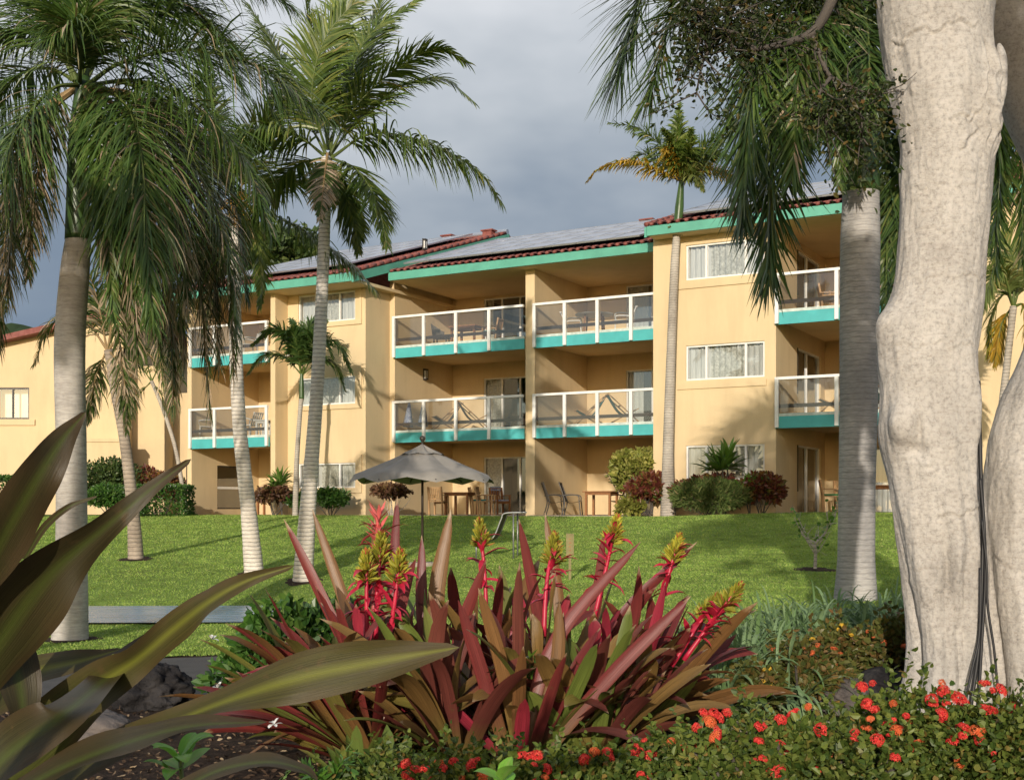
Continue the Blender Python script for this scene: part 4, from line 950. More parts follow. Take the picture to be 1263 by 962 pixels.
# ---- royal palm at the left
RK = dict(L=1.05, n=190, droop=.26, plum=.5, width=.0105, rad=.022, lift=.1)
def K_(**k): d = dict(RK); d.update(k); return d
G, DR, GS_, TS = 'frond_royal', 'frond_dry', 'rachis', 'rachis_tan'
fr = [([(108, 105, 0), (150, 78, -.2), (230, 62, -.5), (320, 85, -.8), (405, 150, -1)], K_(L=1.3, n=240), G, GS_),
      ([(108, 105, -.1), (140, 115, -.6), (170, 165, -1.1), (182, 300, -1.4), (188, 400, -1.4)], K_(n=210), G, GS_),
      ([(95, 105, -.1), (65, 110, -.4), (30, 150, -.8), (-5, 215, -1.), (-30, 300, -1)], K_(), G, GS_),
      ([(92, 100, .1), (70, 60, .2), (30, 40, .3), (-30, 60, .5)], K_(L=.8), G, GS_),
      ([(105, 95, .1), (130, 30, .2), (190, -30, .3), (270, -45, .4), (360, 10, .5)], K_(L=1.15, n=220), G, GS_),
      ([(100, 95, 0), (105, 20, -.2), (120, -60, -.3), (150, -130, -.3)], K_(), G, GS_),
      ([(110, 110, .2), (170, 120, .5), (230, 190, .9), (262, 320, 1), (270, 450, 1)], K_(n=210), DR, TS),
      ([(102, 115, 0), (125, 160, -.3), (138, 300, -.5), (148, 430, -.5), (158, 500, -.4)], K_(L=.5, n=150), DR, TS),
      ([(90, 110, .1), (50, 140, .3), (15, 230, .5), (2, 350, .5), (0, 430, .5)], K_(L=.8), DR, TS),
      ([(110, 110, .1), (160, 150, .2), (205, 250, .3), (222, 380, .3), (226, 450, .3)], K_(n=210), DR, TS),
      ([(95, 100, 0), (60, 20, .3), (0, -40, .4)], K_(), G, GS_),
      ([(100, 95, .1), (90, 20, .3), (55, -80, .4)], K_(), G, GS_),
      ([(108, 105, .1), (160, 105, .6), (235, 150, 1.1), (290, 250, 1.3), (305, 370, 1.3)], K_(L=.85), G, GS_),
      ([(103, 110, -.1), (130, 150, -.7), (150, 260, -1.0), (160, 380, -1.0)], K_(L=.7), G, GS_),
      ([(104, 95, .2), (150, 20, .5), (230, 10, .9), (300, 70, 1.1)], K_(L=.9), G, GS_),
      ([(95, 108, .2), (60, 150, .6), (40, 260, .8), (35, 340, .8)], K_(L=.7), DR, TS),
      ([(106, 108, -.1), (145, 180, -.6), (163, 320, -.9), (170, 450, -.9)], K_(L=.7, n=190), DR, TS), ([(108, 108, .1), (190, 170, .5), (240, 310, .8), (254, 440, .8), (258, 510, .8)], K_(L=.85, n=210), DR, TS),
      ([(103, 110, .2), (150, 190, .6), (185, 330, .8), (200, 470, .8)], K_(L=.8, n=200), DR, TS), ([(106, 108, .3), (165, 170, .9), (200, 300, 1.2), (212, 430, 1.2), (214, 500, 1.2)], K_(L=.9, n=210), DR, TS), ([(109, 107, .2), (215, 150, .8), (275, 280, 1.0), (286, 410, 1.0), (288, 470, 1.0)], K_(L=.8, n=200), DR, TS), ([(104, 112, -.2), (120, 170, -.9), (132, 280, -1.2), (140, 390, -1.2)], K_(L=.6, n=180), G, GS_), ([(92, 108, .0), (50, 150, -.2), (18, 260, -.3), (8, 380, -.3)], K_(L=.75, n=180), DR, TS), ([(108, 106, .1), (180, 130, .1), (250, 220, 0), (285, 340, 0), (292, 430, 0)], K_(L=.8, n=200), G, GS_),
      ([(106, 100, .2), (140, 40, .6), (200, 20, 1.0), (260, 40, 1.3), (300, 110, 1.4)], K_(L=1.1, n=220), G, GS_), ([(98, 100, -.1), (100, 60, -.8), (90, 30, -1.2), (60, 50, -1.6)], K_(L=.9), G, GS_),
      ([(96, 102, .1), (60, 85, .4), (20, 95, .7), (-20, 150, .8), (-35, 230, .8)], K_(L=1.0, n=200), G, GS_), ([(106, 108, .1), (165, 130, -.2), (205, 200, -.5), (225, 300, -.6), (232, 380, -.6)], K_(L=.9, n=200), DR, TS),
      ([(108, 106, 0), (170, 100, -.4), (240, 130, -.8), (300, 200, -1.1), (335, 290, -1.2)], K_(L=.9, n=190), G, GS_), ([(102, 98, .1), (118, 40, .5), (150, -20, .8), (210, -60, 1)], K_(L=1.1, n=200), G, GS_)]
palm('royal_palm', 'tall royal palm with pale smooth trunk and shaggy drooping crown at the left', 15.0,
     [(86, 792), (88, 700), (88, 560), (86, 430), (92, 340), (97, 292)], [.225, .19, .18, .185, .175, .15], 'bark_royal', fr, .002, 46,
     ([(97, 296), (96, 240), (96, 170), (103, 95)], [.165, .135, .11, .08]))
# ---- the grey ringed royal palm at the right
DK = 'frond_dark'
fr = [([(1055, 50, -.2), (1010, 10, -.6), (968, 40, -1), (953, 150, -1.3), (948, 345, -1.4)], K_(L=1.05, n=240, droop=.05, plum=.6, ang=48, width=.013, lmin=.6), DK, GS_),
      ([(1055, 45, 0), (980, -70, -.1), (880, -75, -.3), (798, -15, -.5), (762, 95, -.6)], K_(lmin=.7, L=1.25, n=260, droop=.05, ang=50, width=.013), DK, GS_),
      ([(1060, 60, -.2), (1048, 90, -.6), (1040, 150, -.9), (1036, 225, -.9)], K_(L=.65, n=150, droop=.08, width=.013), DK, GS_),
      ([(1070, 50, .4), (1100, 60, .8), (1115, 170, 1), (1108, 360, 1)], K_(L=.85, n=200, droop=.1, width=.013), DK, GS_),
      ([(1070, 50, .2), (1150, -20, .4), (1215, 60, .6), (1232, 190, .7), (1230, 270, .7)], K_(L=1.0, n=210, droop=.08, width=.013), DK, GS_),
      ([(1060, 40, .5), (1010, 40, .9), (992, 110, 1.1), (998, 190, 1.1)], K_(L=.75, droop=.1, width=.013), DK, GS_),
      ([(1060, 40, 0), (1050, -80, 0), (1000, -160, 0)], K_(), DK, GS_),
      ([(1065, 40, 0), (1090, -80, 0), (1160, -140, 0)], K_(), DK, GS_),
      ([(1065, 50, .6), (1085, 100, 1), (1095, 230, 1.2), (1092, 400, 1.2)], K_(L=.8, n=200, droop=.1, width=.013), DK, GS_),
      ([(1068, 50, .5), (1130, 40, .9), (1190, 140, 1.1), (1215, 280, 1.1)], K_(L=.9, n=200, droop=.1, width=.013), DK, GS_),
      ([(1062, 45, -.3), (1066, 20, -.9), (1072, 60, -1.4), (1070, 160, -1.7)], K_(L=.75, n=170, droop=.08, width=.013), DK, GS_), ([(1062, 45, -.2), (1030, 20, -.8), (1012, 70, -1.2), (1015, 170, -1.4)], K_(L=.7, n=160, droop=.08, width=.013), DK, GS_),
      ([(1070, 50, .3), (1160, 0, .8), (1232, 60, 1.2), (1258, 180, 1.4), (1262, 320, 1.4)], K_(L=1.05, n=220, droop=.08, width=.014), G, GS_), ([(1068, 50, .6), (1140, 20, 1.2), (1200, 100, 1.6), (1226, 220, 1.7), (1228, 330, 1.7)], K_(L=1.05, n=220, droop=.08, width=.014), DK, GS_), ([(1056, 42, -.3), (990, -50, -.7), (900, -50, -1.0), (832, 20, -1.2), (800, 120, -1.3)], K_(L=1.1, n=240, droop=.05, width=.014, lmin=.6), G, GS_), ([(1056, 44, -.4), (1000, 0, -.9), (945, 30, -1.3), (925, 130, -1.5), (915, 270, -1.6)], K_(L=.95, n=230, droop=.05, width=.014, lmin=.6, ang=48), DK, GS_), ([(1060, 42, .1), (1010, -50, .3), (930, -60, .4), (868, 0, .4), (850, 80, .4)], K_(L=1.0, n=210, droop=.06, width=.014, lmin=.5), G, GS_), ([(1062, 42, -.3), (1040, 0, -.9), (1010, 20, -1.4), (985, 90, -1.7), (978, 220, -1.8)], K_(L=.9, n=210, droop=.06, width=.013, lmin=.5), G, GS_),
      ([(1060, 42, .3), (1030, -10, .8), (990, 10, 1.2), (965, 80, 1.4), (962, 170, 1.4)], K_(L=.95, n=200, droop=.06, width=.013), DK, GS_), ([(1063, 42, .4), (1075, -10, .9), (1060, 20, 1.4), (1045, 110, 1.6), (1045, 210, 1.6)], K_(L=.95, n=200, droop=.06, width=.013), DK, GS_),
      ([(1064, 40, -.2), (1090, 0, -.6), (1120, 30, -.8), (1130, 120, -.9)], K_(L=.8, n=170, droop=.1, width=.013), DK, GS_), ([(1058, 40, .2), (1020, -30, .5), (970, -40, .7), (930, 20, .8), (915, 90, .8)], K_(L=.9, n=190, droop=.08, width=.013), DK, GS_)]
palm('royal_palm', 'stout grey ringed palm trunk with dark hanging fronds beside the pale tree', 15.0,
     [(1055, 744), (1056, 690), (1057, 600), (1059, 500), (1060, 400), (1061, 300), (1062, 235)], [.275, .225, .22, .23, .238, .24, .22], 'bark_royal2', fr, .004, 90,
     ([(1062, 238), (1062, 170), (1063, 100), (1063, 40)], [.23, .20, .15, .1]))
# ---- coconut palms
CK = dict(L=.85, n=125, droop=.12, plum=.14, width=.0185, ang=60, rad=.022, start=.12, lift=.0, nrand=.1)
def C_(**k): d = dict(CK); d.update(k); return d
CO = 'frond_coco'
fr = [([(405, 185, 0), (395, 120, 0), (385, 60, 0), (374, -20, 0)], C_(lift=.3), CO, GS_), ([(407, 185, 0), (425, 110, .3), (455, 45, .5), (515, 0, .6)], C_(), CO, GS_),
      ([(407, 190, 0), (440, 130, -.2), (490, 85, -.3), (540, 60, -.4), (577, 78, -.4)], C_(), CO, GS_), ([(407, 192, 0), (440, 150, .3), (490, 108, .5), (545, 98, .6), (583, 125, .6)], C_(), CO, GS_),
      ([(408, 195, 0), (460, 165, -.2), (530, 178, -.4), (590, 212, -.5), (617, 248, -.5)], C_(L=1.15, droop=.3, ang=76, n=150), CO, GS_), ([(408, 195, 0), (440, 210, -.4), (465, 250, -.7), (478, 305, -.8)], C_(L=.7), CO, GS_),
      ([(406, 198, 0), (425, 240, .3), (438, 280, .4), (442, 310, .4)], C_(L=.65), CO, GS_), ([(402, 190, 0), (370, 130, .2), (340, 60, .4), (305, 5, .5)], C_(), CO, GS_),
      ([(400, 192, 0), (360, 165, -.2), (300, 165, -.4), (240, 200, -.5)], C_(L=1.1, droop=.3, ang=76), CO, GS_), ([(400, 195, 0), (365, 205, .4), (330, 240, .6), (305, 290, .6)], C_(), CO, GS_),
      ([(405, 180, .3), (440, 90, .8), (465, 20, 1), (480, -40, 1)], C_(), CO, GS_), ([(404, 180, .3), (410, 90, .8), (425, 10, 1), (445, -60, 1)], C_(), CO, GS_),
      ([(402, 185, -.2), (385, 120, -.7), (400, 50, -1.0), (440, 0, -1.1)], C_(), CO, GS_), ([(404, 190, -.2), (400, 220, -.7), (395, 270, -1)], C_(L=.45), 'frond_dry', TS)]
CG = 'coconut palms on the lawn'
palm('coconut_palm', 'curved coconut palm with full green crown in front of the left windows', 22.0, [(373, 688), (381, 610), (391, 480), (398, 340), (403, 195)], [.185, .135, .115, .105, .095], 'bark_coco', fr, .07, 88, group=CG)
fr = [([(293, 250, 0), (330, 262, -.2), (380, 288, -.4), (430, 325, -.5), (462, 358, -.5)], C_(L=1.0, droop=.28, ang=74), CO, GS_), ([(293, 250, 0), (260, 210, .2), (200, 200, .4), (150, 235, .5)], C_(), CO, GS_),
      ([(293, 248, 0), (340, 225, .2), (385, 228, .4), (425, 255, .5)], C_(), CO, GS_), ([(292, 248, 0), (270, 180, .2), (260, 120, .3), (250, 60, .3)], C_(), CO, GS_),
      ([(293, 248, 0), (310, 190, -.2), (335, 140, -.4), (370, 110, -.5)], C_(), CO, GS_), ([(292, 252, 0), (250, 270, -.3), (215, 330, -.5), (200, 400, -.5)], C_(L=.7), 'frond_dry', TS),
      ([(293, 254, 0), (315, 290, .3), (322, 335, .4), (320, 380, .4)], C_(L=.5), CO, GS_), ([(292, 254, 0), (272, 300, .2), (258, 350, .3), (252, 410, .3)], C_(L=.5), 'frond_dry', TS),
      ([(292, 248, .2), (240, 160, .6), (190, 130, .8), (140, 140, .9)], C_(), CO, GS_)]
r_, o_ = palm('coconut_palm', 'coconut palm with orange flower stalk and slim curved trunk left of centre', 23.0, [(314, 684), (306, 625), (295, 520), (290, 400), (290, 300), (292, 252)], [.185, .14, .125, .115, .105, .095], 'bark_coco', fr, .06, 84, group=CG)
MAT['infl'] = M_leaf('palm_flowers', [(0, (0.45, 0.20, 0.02)), (1, (0.55, 0.33, 0.06))], .2, .6, .3)
m = MB(); q = np.random.default_rng(3)
for k in range(70):
    p = W(292, 248, 22.75) + q.normal(0, .04, 3); d = q.normal(0, .22, 3) + np.array((0.05, -.1, -.25)); m.tube(spline([p, p + d * .5 + (0, 0, .06), p + d + (0, 0, -.06)], 6), [.012, .011, .01, .01, .008, .004], 4)
m.obj('flower_stalk', 'infl', r_, o_)
DK_ = dict(L=.6, n=60, droop=.3, plum=.4, width=.018, rad=.022)
fr = [(l, dict(DK_), 'frond_dry' if i % 3 else G, TS) for i, l in enumerate([[(133, 432, 0), (172, 390, -.3), (208, 415, -.5), (226, 470, -.5)], [(133, 432, 0), (100, 392, .2), (62, 402, .3), (42, 450, .3)],
      [(134, 432, 0), (150, 455, -.4), (156, 500, -.5), (157, 530, -.5)], [(133, 432, 0), (145, 370, .2), (180, 325, .4), (225, 320, .5)], [(132, 432, 0), (120, 370, .2), (102, 315, .3)], [(132, 432, .1), (118, 465, .3), (108, 520, .4)], [(133, 432, .1), (175, 430, .6), (205, 470, .8), (214, 520, .8)]])]
palm('coconut_palm', 'leaning slender palm with dry tan fronds just right of the royal palm trunk', 25.0, [(168, 692), (164, 630), (154, 545), (143, 485), (134, 432)], [.16, .12, .105, .10, .09], 'bark_brown', fr, .06, 60, group=CG)
fr = [(l, dict(DK_, L=.45, n=40), 'frond_pale', GS_) for l in [[(187, 470), (205, 440), (235, 440)], [(187, 470), (165, 445), (140, 460)], [(187, 470), (200, 490), (205, 520)], [(187, 470), (180, 435), (190, 405)], [(187, 470), (170, 490), (160, 520)]]]
palm('leaning_palm', 'thin leaning palm stem against the dark wall between the two houses', 42.5, [(231, 606), (218, 560), (203, 510), (187, 470)], [.075, .07, .065, .06], 'bark_thin', fr, .03, 40)
# ---- foxtail palm before the right window block
FK = dict(L=.5, n=120, droop=.2, plum=1.0, width=.024, rad=.022, start=.08, ang=62)
fr = [([(841, 218, 0), (838, 190, -.2), (836, 160, -.3), (838, 130, -.3)], dict(FK, L=.5), 'frond_coco', GS_), ([(840, 220, 0), (815, 180, .2), (785, 158, .3), (752, 152, .3)], FK, 'frond_coco', GS_),
      ([(840, 224, 0), (810, 210, -.3), (775, 200, -.5), (740, 208, -.6), (724, 224, -.6)], dict(FK, plum=.3, droop=.3), 'frond_gold', TS), ([(840, 222, -.1), (828, 195, -.6), (822, 185, -.9), (812, 200, -1)], dict(FK, L=.3), 'frond_gold', TS),
      ([(843, 222, 0), (865, 210, .2), (890, 212, .4), (915, 230, .5)], dict(FK, plum=.4), 'frond_gold', TS), ([(843, 220, 0), (862, 190, -.2), (885, 170, -.3), (905, 150, -.3)], FK, 'frond_coco', GS_),
      ([(843, 222, 0), (868, 195, -.5), (890, 190, -.8), (912, 205, -.9)], dict(FK, plum=.5), 'frond_coco', GS_), ([(841, 220, -.1), (850, 185, -.7), (852, 160, -1)], FK, 'frond_coco', GS_), ([(840, 220, -.1), (830, 180, -.8), (818, 160, -1.2)], FK, 'frond_coco', GS_), ([(842, 222, .1), (870, 200, .6), (886, 175, .8)], FK, 'frond_coco', GS_), ([(840, 222, .1), (820, 205, .6), (790, 190, .9), (770, 205, .9)], FK, 'frond_coco', GS_), ([(842, 224, -.1), (856, 215, -.7), (868, 235, -1)], dict(FK, L=.4), 'frond_pale', GS_)]
r_, o_ = palm('foxtail_palm', 'slim palm with golden lower fronds rising in front of the roof, right of centre', 34.0, [(824, 636), (824, 560), (828, 430), (832, 330), (835, 285)], [.22, .15, .125, .115, .10], 'bark_thin', fr, .03, 60,
     ([(835, 288), (838, 255), (841, 218)], [.12, .125, .06]))
m = MB(); q = np.random.default_rng(5)
for k in range(60):
    p = W(836, 282, 33.85); d = unit(q.normal(0, 1, 3)) * (.18 + .2 * q.random()) * np.array((1.3, .6, .6)); m.tube([p, p + d], [.012, .01], 4)
m.obj('flower_cluster', 'frond_pale', r_, o_)
# ---- manila palm by the left windows
MK = dict(L=.55, n=120, droop=.22, plum=.35, width=.027, rad=.022, start=.15)
fr = [(l, dict(MK), DK, GS_) for l in [[(372, 462, 0), (360, 425, -.2), (338, 406, -.3), (312, 425, -.4)], [(372, 462, 0), (350, 440, .2), (325, 440, .3), (305, 462, .3)], [(373, 462, 0), (376, 425, .1), (384, 400, .1), (402, 396, .1)],
      [(373, 462, 0), (395, 425, -.2), (418, 425, -.4), (434, 460, -.5)], [(373, 462, 0), (398, 445, .2), (415, 455, .3), (425, 480, .3)], [(372, 462, 0), (365, 420, -.6), (355, 410, -.9), (345, 430, -1.0)], [(373, 462, 0), (385, 420, -.5), (398, 415, -.8), (410, 440, -.9)], [(372, 462, 0), (368, 420, .4), (360, 395, .6)]]]
palm('manila_palm', 'small dark green palm with arching crown beside the left window column', 37.6, [(364, 632), (366, 570), (370, 510), (372, 490)], [.09, .075, .065, .07], 'bark_thin', fr, .03, 40, ([(372, 492), (372, 475), (372, 458)], [.08, .075, .04]))
# ---- palm behind the big tree at the right
PK = dict(L=.6, n=100, droop=.2, plum=.2, width=.02, rad=.025)
fr = [(l, dict(PK), mt, GS_) for l, mt in [([(1250, 378, 0), (1238, 340, -.2), (1222, 345, -.4), (1205, 400, -.5)], 'frond_pale'), ([(1250, 378, 0), (1240, 362, .2), (1225, 385, .3), (1218, 440, .3)], 'frond_pale'), ([(1250, 378, 0), (1270, 330, .1), (1300, 340, .2)], 'frond_pale'),
      ([(1250, 378, 0), (1250, 320, -.1), (1230, 290, -.2), (1200, 300, -.3)], 'frond_pale'), ([(1250, 378, 0), (1265, 380, -.2), (1275, 440, -.3)], 'frond_gold'), ([(1250, 378, .1), (1235, 400, .3), (1228, 450, .4)], 'frond_gold')]]
palm('slender_palm', 'slender dark palm stem with pale fronds in the gap right of the pale tree', 25.0, [(1229, 628), (1234, 530), (1242, 450), (1250, 378)], [.085, .08, .07, .07], 'bark_thin', fr, .03, 50)

# ================================================================== the big pale tree
def M_pale():
    m, nt, o = newmat('pale_smooth_bark')
    a = noise_node(nt, 1.6, 6, 0.6); f = noise_node(nt, 42, 5, 0.7); h = noise_node(nt, 3.2, 4, 0.6, stretch=(1, 1, 5.5), dist=.8)
    v = noise_node(nt, 5.0, 4, .6, stretch=(1.6, 1.6, .35))
    r = N(nt, 'ShaderNodeValToRGB'); set_ramp(r, [(0.28, (0.345, 0.32, 0.29)), (0.52, (0.475, 0.445, 0.405)), (0.75, (0.535, 0.505, 0.465))]); nt.links.new(a, r.inputs[0])
    rf = N(nt, 'ShaderNodeValToRGB'); set_ramp(rf, [(0.30, (0.60,) * 3), (0.5, (0.95,) * 3), (0.72, (1.12,) * 3)]); nt.links.new(f, rf.inputs[0])
    c = mixc(nt, 1.0, r.outputs[0], rf.outputs[0], 'MULTIPLY')
    rh = N(nt, 'ShaderNodeValToRGB'); set_ramp(rh, [(0.47, (1, 1, 1)), (0.495, (0.66, 0.62, 0.58)), (0.505, (0.66, 0.62, 0.58)), (0.53, (1, 1, 1))]); nt.links.new(h, rh.inputs[0])
    c = mixc(nt, .30, c, mixc(nt, 1.0, c, rh.outputs[0], 'MULTIPLY'))
    rv = N(nt, 'ShaderNodeValToRGB'); set_ramp(rv, [(0.3, (0.78, 0.76, 0.74)), (0.55, (1, 1, 1))]); nt.links.new(v, rv.inputs[0])
    c = mixc(nt, .4, c, mixc(nt, 1.0, c, rv.outputs[0], 'MULTIPLY'))
    nb = bump(nt, f, .5, .012); nb = bump(nt, v, .2, .05, nb); nb = bump(nt, rh.outputs[0], .10, .015, nb)
    nt.links.new(principled(nt, c, .92, 0, .12, nb), o.inputs[0])
    return m
MAT['pale'] = M_pale()
DT = 6.8
def big_stem(levels, D, bumps, n=220, K=620, flute=None, ell=.85, seed=0, grooves=(), cracks=()):
    ys = np.array([l[0] for l in levels], float); Lx = np.array([l[1] for l in levels], float); Rx = np.array([l[2] for l in levels], float)
    y = np.linspace(ys[0], ys[-1], K); V = np.zeros((K, n + 1, 3)); an = np.linspace(0, 2 * math.pi, n + 1)
    def smooth(A):
        P = spline(np.stack([ys, A, A * 0], 1), 400); return np.interp(y, P[:, 0], P[:, 1])
    Ls, Rs = smooth(Lx), smooth(Rx)
    YY = y[:, None]; AA = an[None]; wrap = lambda v: (v + math.pi) % (2 * math.pi) - math.pi; REL = np.zeros((K, n + 1)); qq = np.random.default_rng(seed + 70)
    for (by, ba, amp, sy, sa) in bumps: REL += amp * np.exp(-((YY - by) / sy) ** 2 - (wrap(AA - ba) / sa) ** 2)
    for (gy0, ga0, gy1, ga1, dep, wd) in grooves:
        f = (YY - gy0) / (gy1 - gy0); da = wrap(AA - (ga0 + (ga1 - ga0) * f) - .05 * np.sin(f * 9) - .02 * np.sin(f * 31)); fd = ss(-.1, .15, f) * (1 - ss(.85, 1.1, f))
        REL += fd * (-dep * np.exp(-(da / wd) ** 2) + .5 * dep * np.exp(-((np.abs(da) - 2.3 * wd) / wd) ** 2))
    for (cy, a0, a1, dep, jag, tilt) in cracks:      # ragged cross cracks in the bark
        u = (wrap(AA - a0)) / (a1 - a0); jg = sum(jag / k * np.sin(AA * 9 * k + cy * k + seed) for k in (1, 2, 3.7, 7)); yc = cy + tilt * u + jg; fd = ss(-.05, .1, u) * (1 - ss(.9, 1.05, u))
        REL += fd * (-dep * np.exp(-((YY - yc) / 1.7) ** 2) + .55 * dep * np.exp(-((YY - yc + 4.5) / 3.0) ** 2))
    for k in range(46):      # knots and twig scars
        by = qq.uniform(ys[0], ys[-1]); ba = qq.uniform(-1.5, 1.5); am = qq.uniform(.002, .007); REL += am * np.exp(-((YY - by) / qq.uniform(2, 5)) ** 2 - (wrap(AA - ba) / qq.uniform(.02, .06)) ** 2)
    for i in range(K):
        c = W((Ls[i] + Rs[i]) / 2, y[i], D); r = (Rs[i] - Ls[i]) / 2 / F * D
        z = c[2]
        for j in range(n + 1):
            a = an[j]; ux, uy = math.sin(a), -math.cos(a)
            dr = r * .030 * mnoise.noise(Vector((ux * 1.5 + seed, uy * 1.5, z * 1.1))) + .010 * mnoise.noise(Vector((ux * 4 + seed, uy * 4, z * 3.5))) + .004 * mnoise.noise(Vector((ux * 11, uy * 11, z * 10 + seed)))
            if flute:
                fz = ss(flute[0], flute[1], y[i]); dr += fz * flute[2] * (abs(math.sin(a * flute[3] * .5 + flute[4] + .5 * math.sin(z * 2.2))) - .6)
            dr += float(REL[i, j])
            V[i, j] = (c[0] + (r + dr) * ux, c[1] + (r + dr) * uy * ell, z)
    m = MB(); m.grid(V[::-1]); return m
g0 = float(gz(2.35, DT)); OT = np.array((W(1165, 0, DT)[0], DT, g0))
tree = empty('pale_tree', OT, 'huge smooth pale grey tree trunk filling the right edge of the bed', 'tree')
main = [(-300, 1062, 1250), (-90, 1078, 1236), (0, 1083, 1225), (60, 1090, 1222), (120, 1100, 1226), (180, 1112, 1226), (240, 1112, 1221), (300, 1109, 1216), (360, 1102, 1212), (400, 1086, 1207), (440, 1083, 1203), (490, 1087, 1204), (540, 1086, 1208), (590, 1096, 1211), (640, 1104, 1214), (700, 1113, 1216), (750, 1121, 1216), (800, 1126, 1218), (840, 1122, 1222), (880, 1108, 1232), (910, 1095, 1240), (935, 1085, 1250)]
b = [(525, -.85, .065, 24, .26), (556, -.62, -.045, 9, .22), (530, -.50, -.04, 22, .07), (520, -.55, .03, 18, .12), (398, -1.35, .035, 22, .35), (500, .75, .05, 60, .28), (560, 1.05, -.055, 60, .22), (640, .2, .02, 70, .3), (150, .75, .04, 40, .22), (110, .95, .03, 40, .10), (175, .3, -.02, 30, .2), (60, -.2, -.015, 40, .4)]
gv = [(70, .72, 190, .62, .030, .045), (75, 1.0, 200, .95, .034, .05), (60, 1.25, 190, 1.2, .03, .05), (170, .45, 200, .0, .014, .05), (560, .85, 860, .6, .03, .10), (640, -.2, 880, -.45, .02, .09), (600, .25, 900, .1, .018, .08)]
big_stem(main, DT, b, flute=(560, 900, .10, 5, .6), seed=1, grooves=gv, cracks=[(66, -1.3, .55, .012, 4, -18), (168, -.3, .45, .010, 5, -14), (292, -.9, -.1, .006, 3, 3), (240, -1.2, 1.2, .004, 3, 4), (352, -1.0, 1.1, .006, 3, -3), (432, -1.2, 1.2, .005, 4, 3), (640, -.4, 1.15, .010, 2.5, -16), (700, -1, .3, .005, 3, 5), (570, -1.0, -.2, .005, 4, 6), (150, .1, 1.0, .008, 6, 22)]).obj('trunk', 'pale', tree, OT, True)
second = [(-260, 1770, 1850), (-60, 1600, 1690), (150, 1440, 1536), (250, 1367, 1470), (330, 1310, 1424), (400, 1277, 1402), (440, 1262, 1390), (490, 1238, 1372), (540, 1222, 1352), (600, 1214, 1340), (650, 1212, 1335), (720, 1213, 1335), (800, 1216, 1340), (850, 1219, 1350), (890, 1218, 1362), (930, 1210, 1380)]
big_stem(second, DT + .12, [(590, -.6, .03, 40, .3), (520, -.2, .03, 40, .3)], n=160, K=420, flute=(520, 900, .09, 5, .2), seed=9, cracks=[(500, -1, .2, .008, 4, 20), (690, -1.2, .3, .008, 4, 25), (600, -.9, .2, .005, 4, -10)], grooves=[(560, -.5, 820, -.3, .02, .1), (640, .1, 900, .0, .03, .1), (500, -.2, 560, -.6, .015, .07)]).obj('trunk', 'pale', tree, OT, True)
m = MB(); m.tube(spline([W(1195, -120, 7.5), W(1250, 20, 7.55), (W(1290, 120, 7.6)), W(1345, 240, 7.6), W(1382, 330, 7.25), W(1362, 425, 6.95)], 60), np.linspace(.29, .25, 60), 40); m.obj('limb', 'pale', tree, OT, True)
# torn bark flap at the upper right
m = MB(); m.tube(spline([W(1232, 55, 6.75), W(1236, 80, 6.7), W(1233, 120, 6.68), W(1224, 150, 6.72)], 12), [.01, .022, .026, .03, .03, .032, .034, .034, .03, .03, .02, .012], 8); m.obj('bark_flap', 'pale', tree, OT, True)
# leaves and boughs
def leafcloud(m, q, pts, nrm, L, Wd, jit=.8, up=.2):
    n = len(pts); d = unit(nrm + q.normal(0, jit, (n, 3)) + np.array((0, 0, up))); s = unit(np.cross(d, q.normal(0, 1, (n, 3)))); nn = np.cross(s, d)
    l = L * (.65 + .7 * q.random(n))[:, None]; w = Wd * (.7 + .6 * q.random(n))[:, None]; p = pts
    v = np.stack([p, p + d * l * .3 + s * w + nn * w * .35, p + d * l * .72 + s * w * .8 + nn * w * .2, p + d * l - nn * l * .12, p + d * l * .72 - s * w * .8 + nn * w * .2, p + d * l * .3 - s * w + nn * w * .35], 1)
    k = np.arange(n) * 6; m.add(v.reshape(-1, 3), np.concatenate([np.stack([k, k + 1, k + 2, k + 3], 1), np.stack([k, k + 3, k + 4, k + 5], 1)]))
MAT['leaf_tree'] = M_leaf('tree_leaf', [(0, (0.022, 0.034, 0.012)), (.75, (0.045, 0.065, 0.016)), (.97, (0.10, 0.08, 0.025)), (1, (0.18, 0.10, 0.035))], .3, .45, .3)
MAT['twig'] = M_basic('dark_bough', (0.10, 0.085, 0.07), .85, .25, 8, .4, 40)
boughs = [([(1040, -40, 6.6), (1022, 10, 6.6), (1002, 40, 6.6), (975, 52, 6.55), (940, 60, 6.5), (905, 62, 6.45)], .034), ([(1000, 42, 6.6), (1012, 70, 6.6), (1025, 95, 6.6), (1060, 112, 6.65), (1092, 122, 6.7)], .017), ([(930, 60, 6.5), (900, 40, 6.4), (870, 70, 6.4), (858, 120, 6.4)], .012),
          ([(905, 62, 6.45), (880, 20, 6.4), (850, 10, 6.4)], .011), ([(1025, 95, 6.6), (1010, 120, 6.5), (1020, 160, 6.5)], .012), ([(940, 60, 6.5), (925, 20, 6.6), (915, -20, 6.7)], .013), ([(1060, -40, 6.6), (1030, -20, 6.7), (960, -30, 6.8), (880, -40, 6.8)], .02), ([(1030, 97, 6.6), (1060, 140, 6.55), (1062, 175, 6.5)], .011)]
m = MB(); tips = []
for P, r in boughs:
    C = spline([W(*p) for p in P], 30); m.tube(C, np.linspace(r, r * .35, 30), 8)
    tips.append(C)
q = np.random.default_rng(12); lm = MB(); tw = []
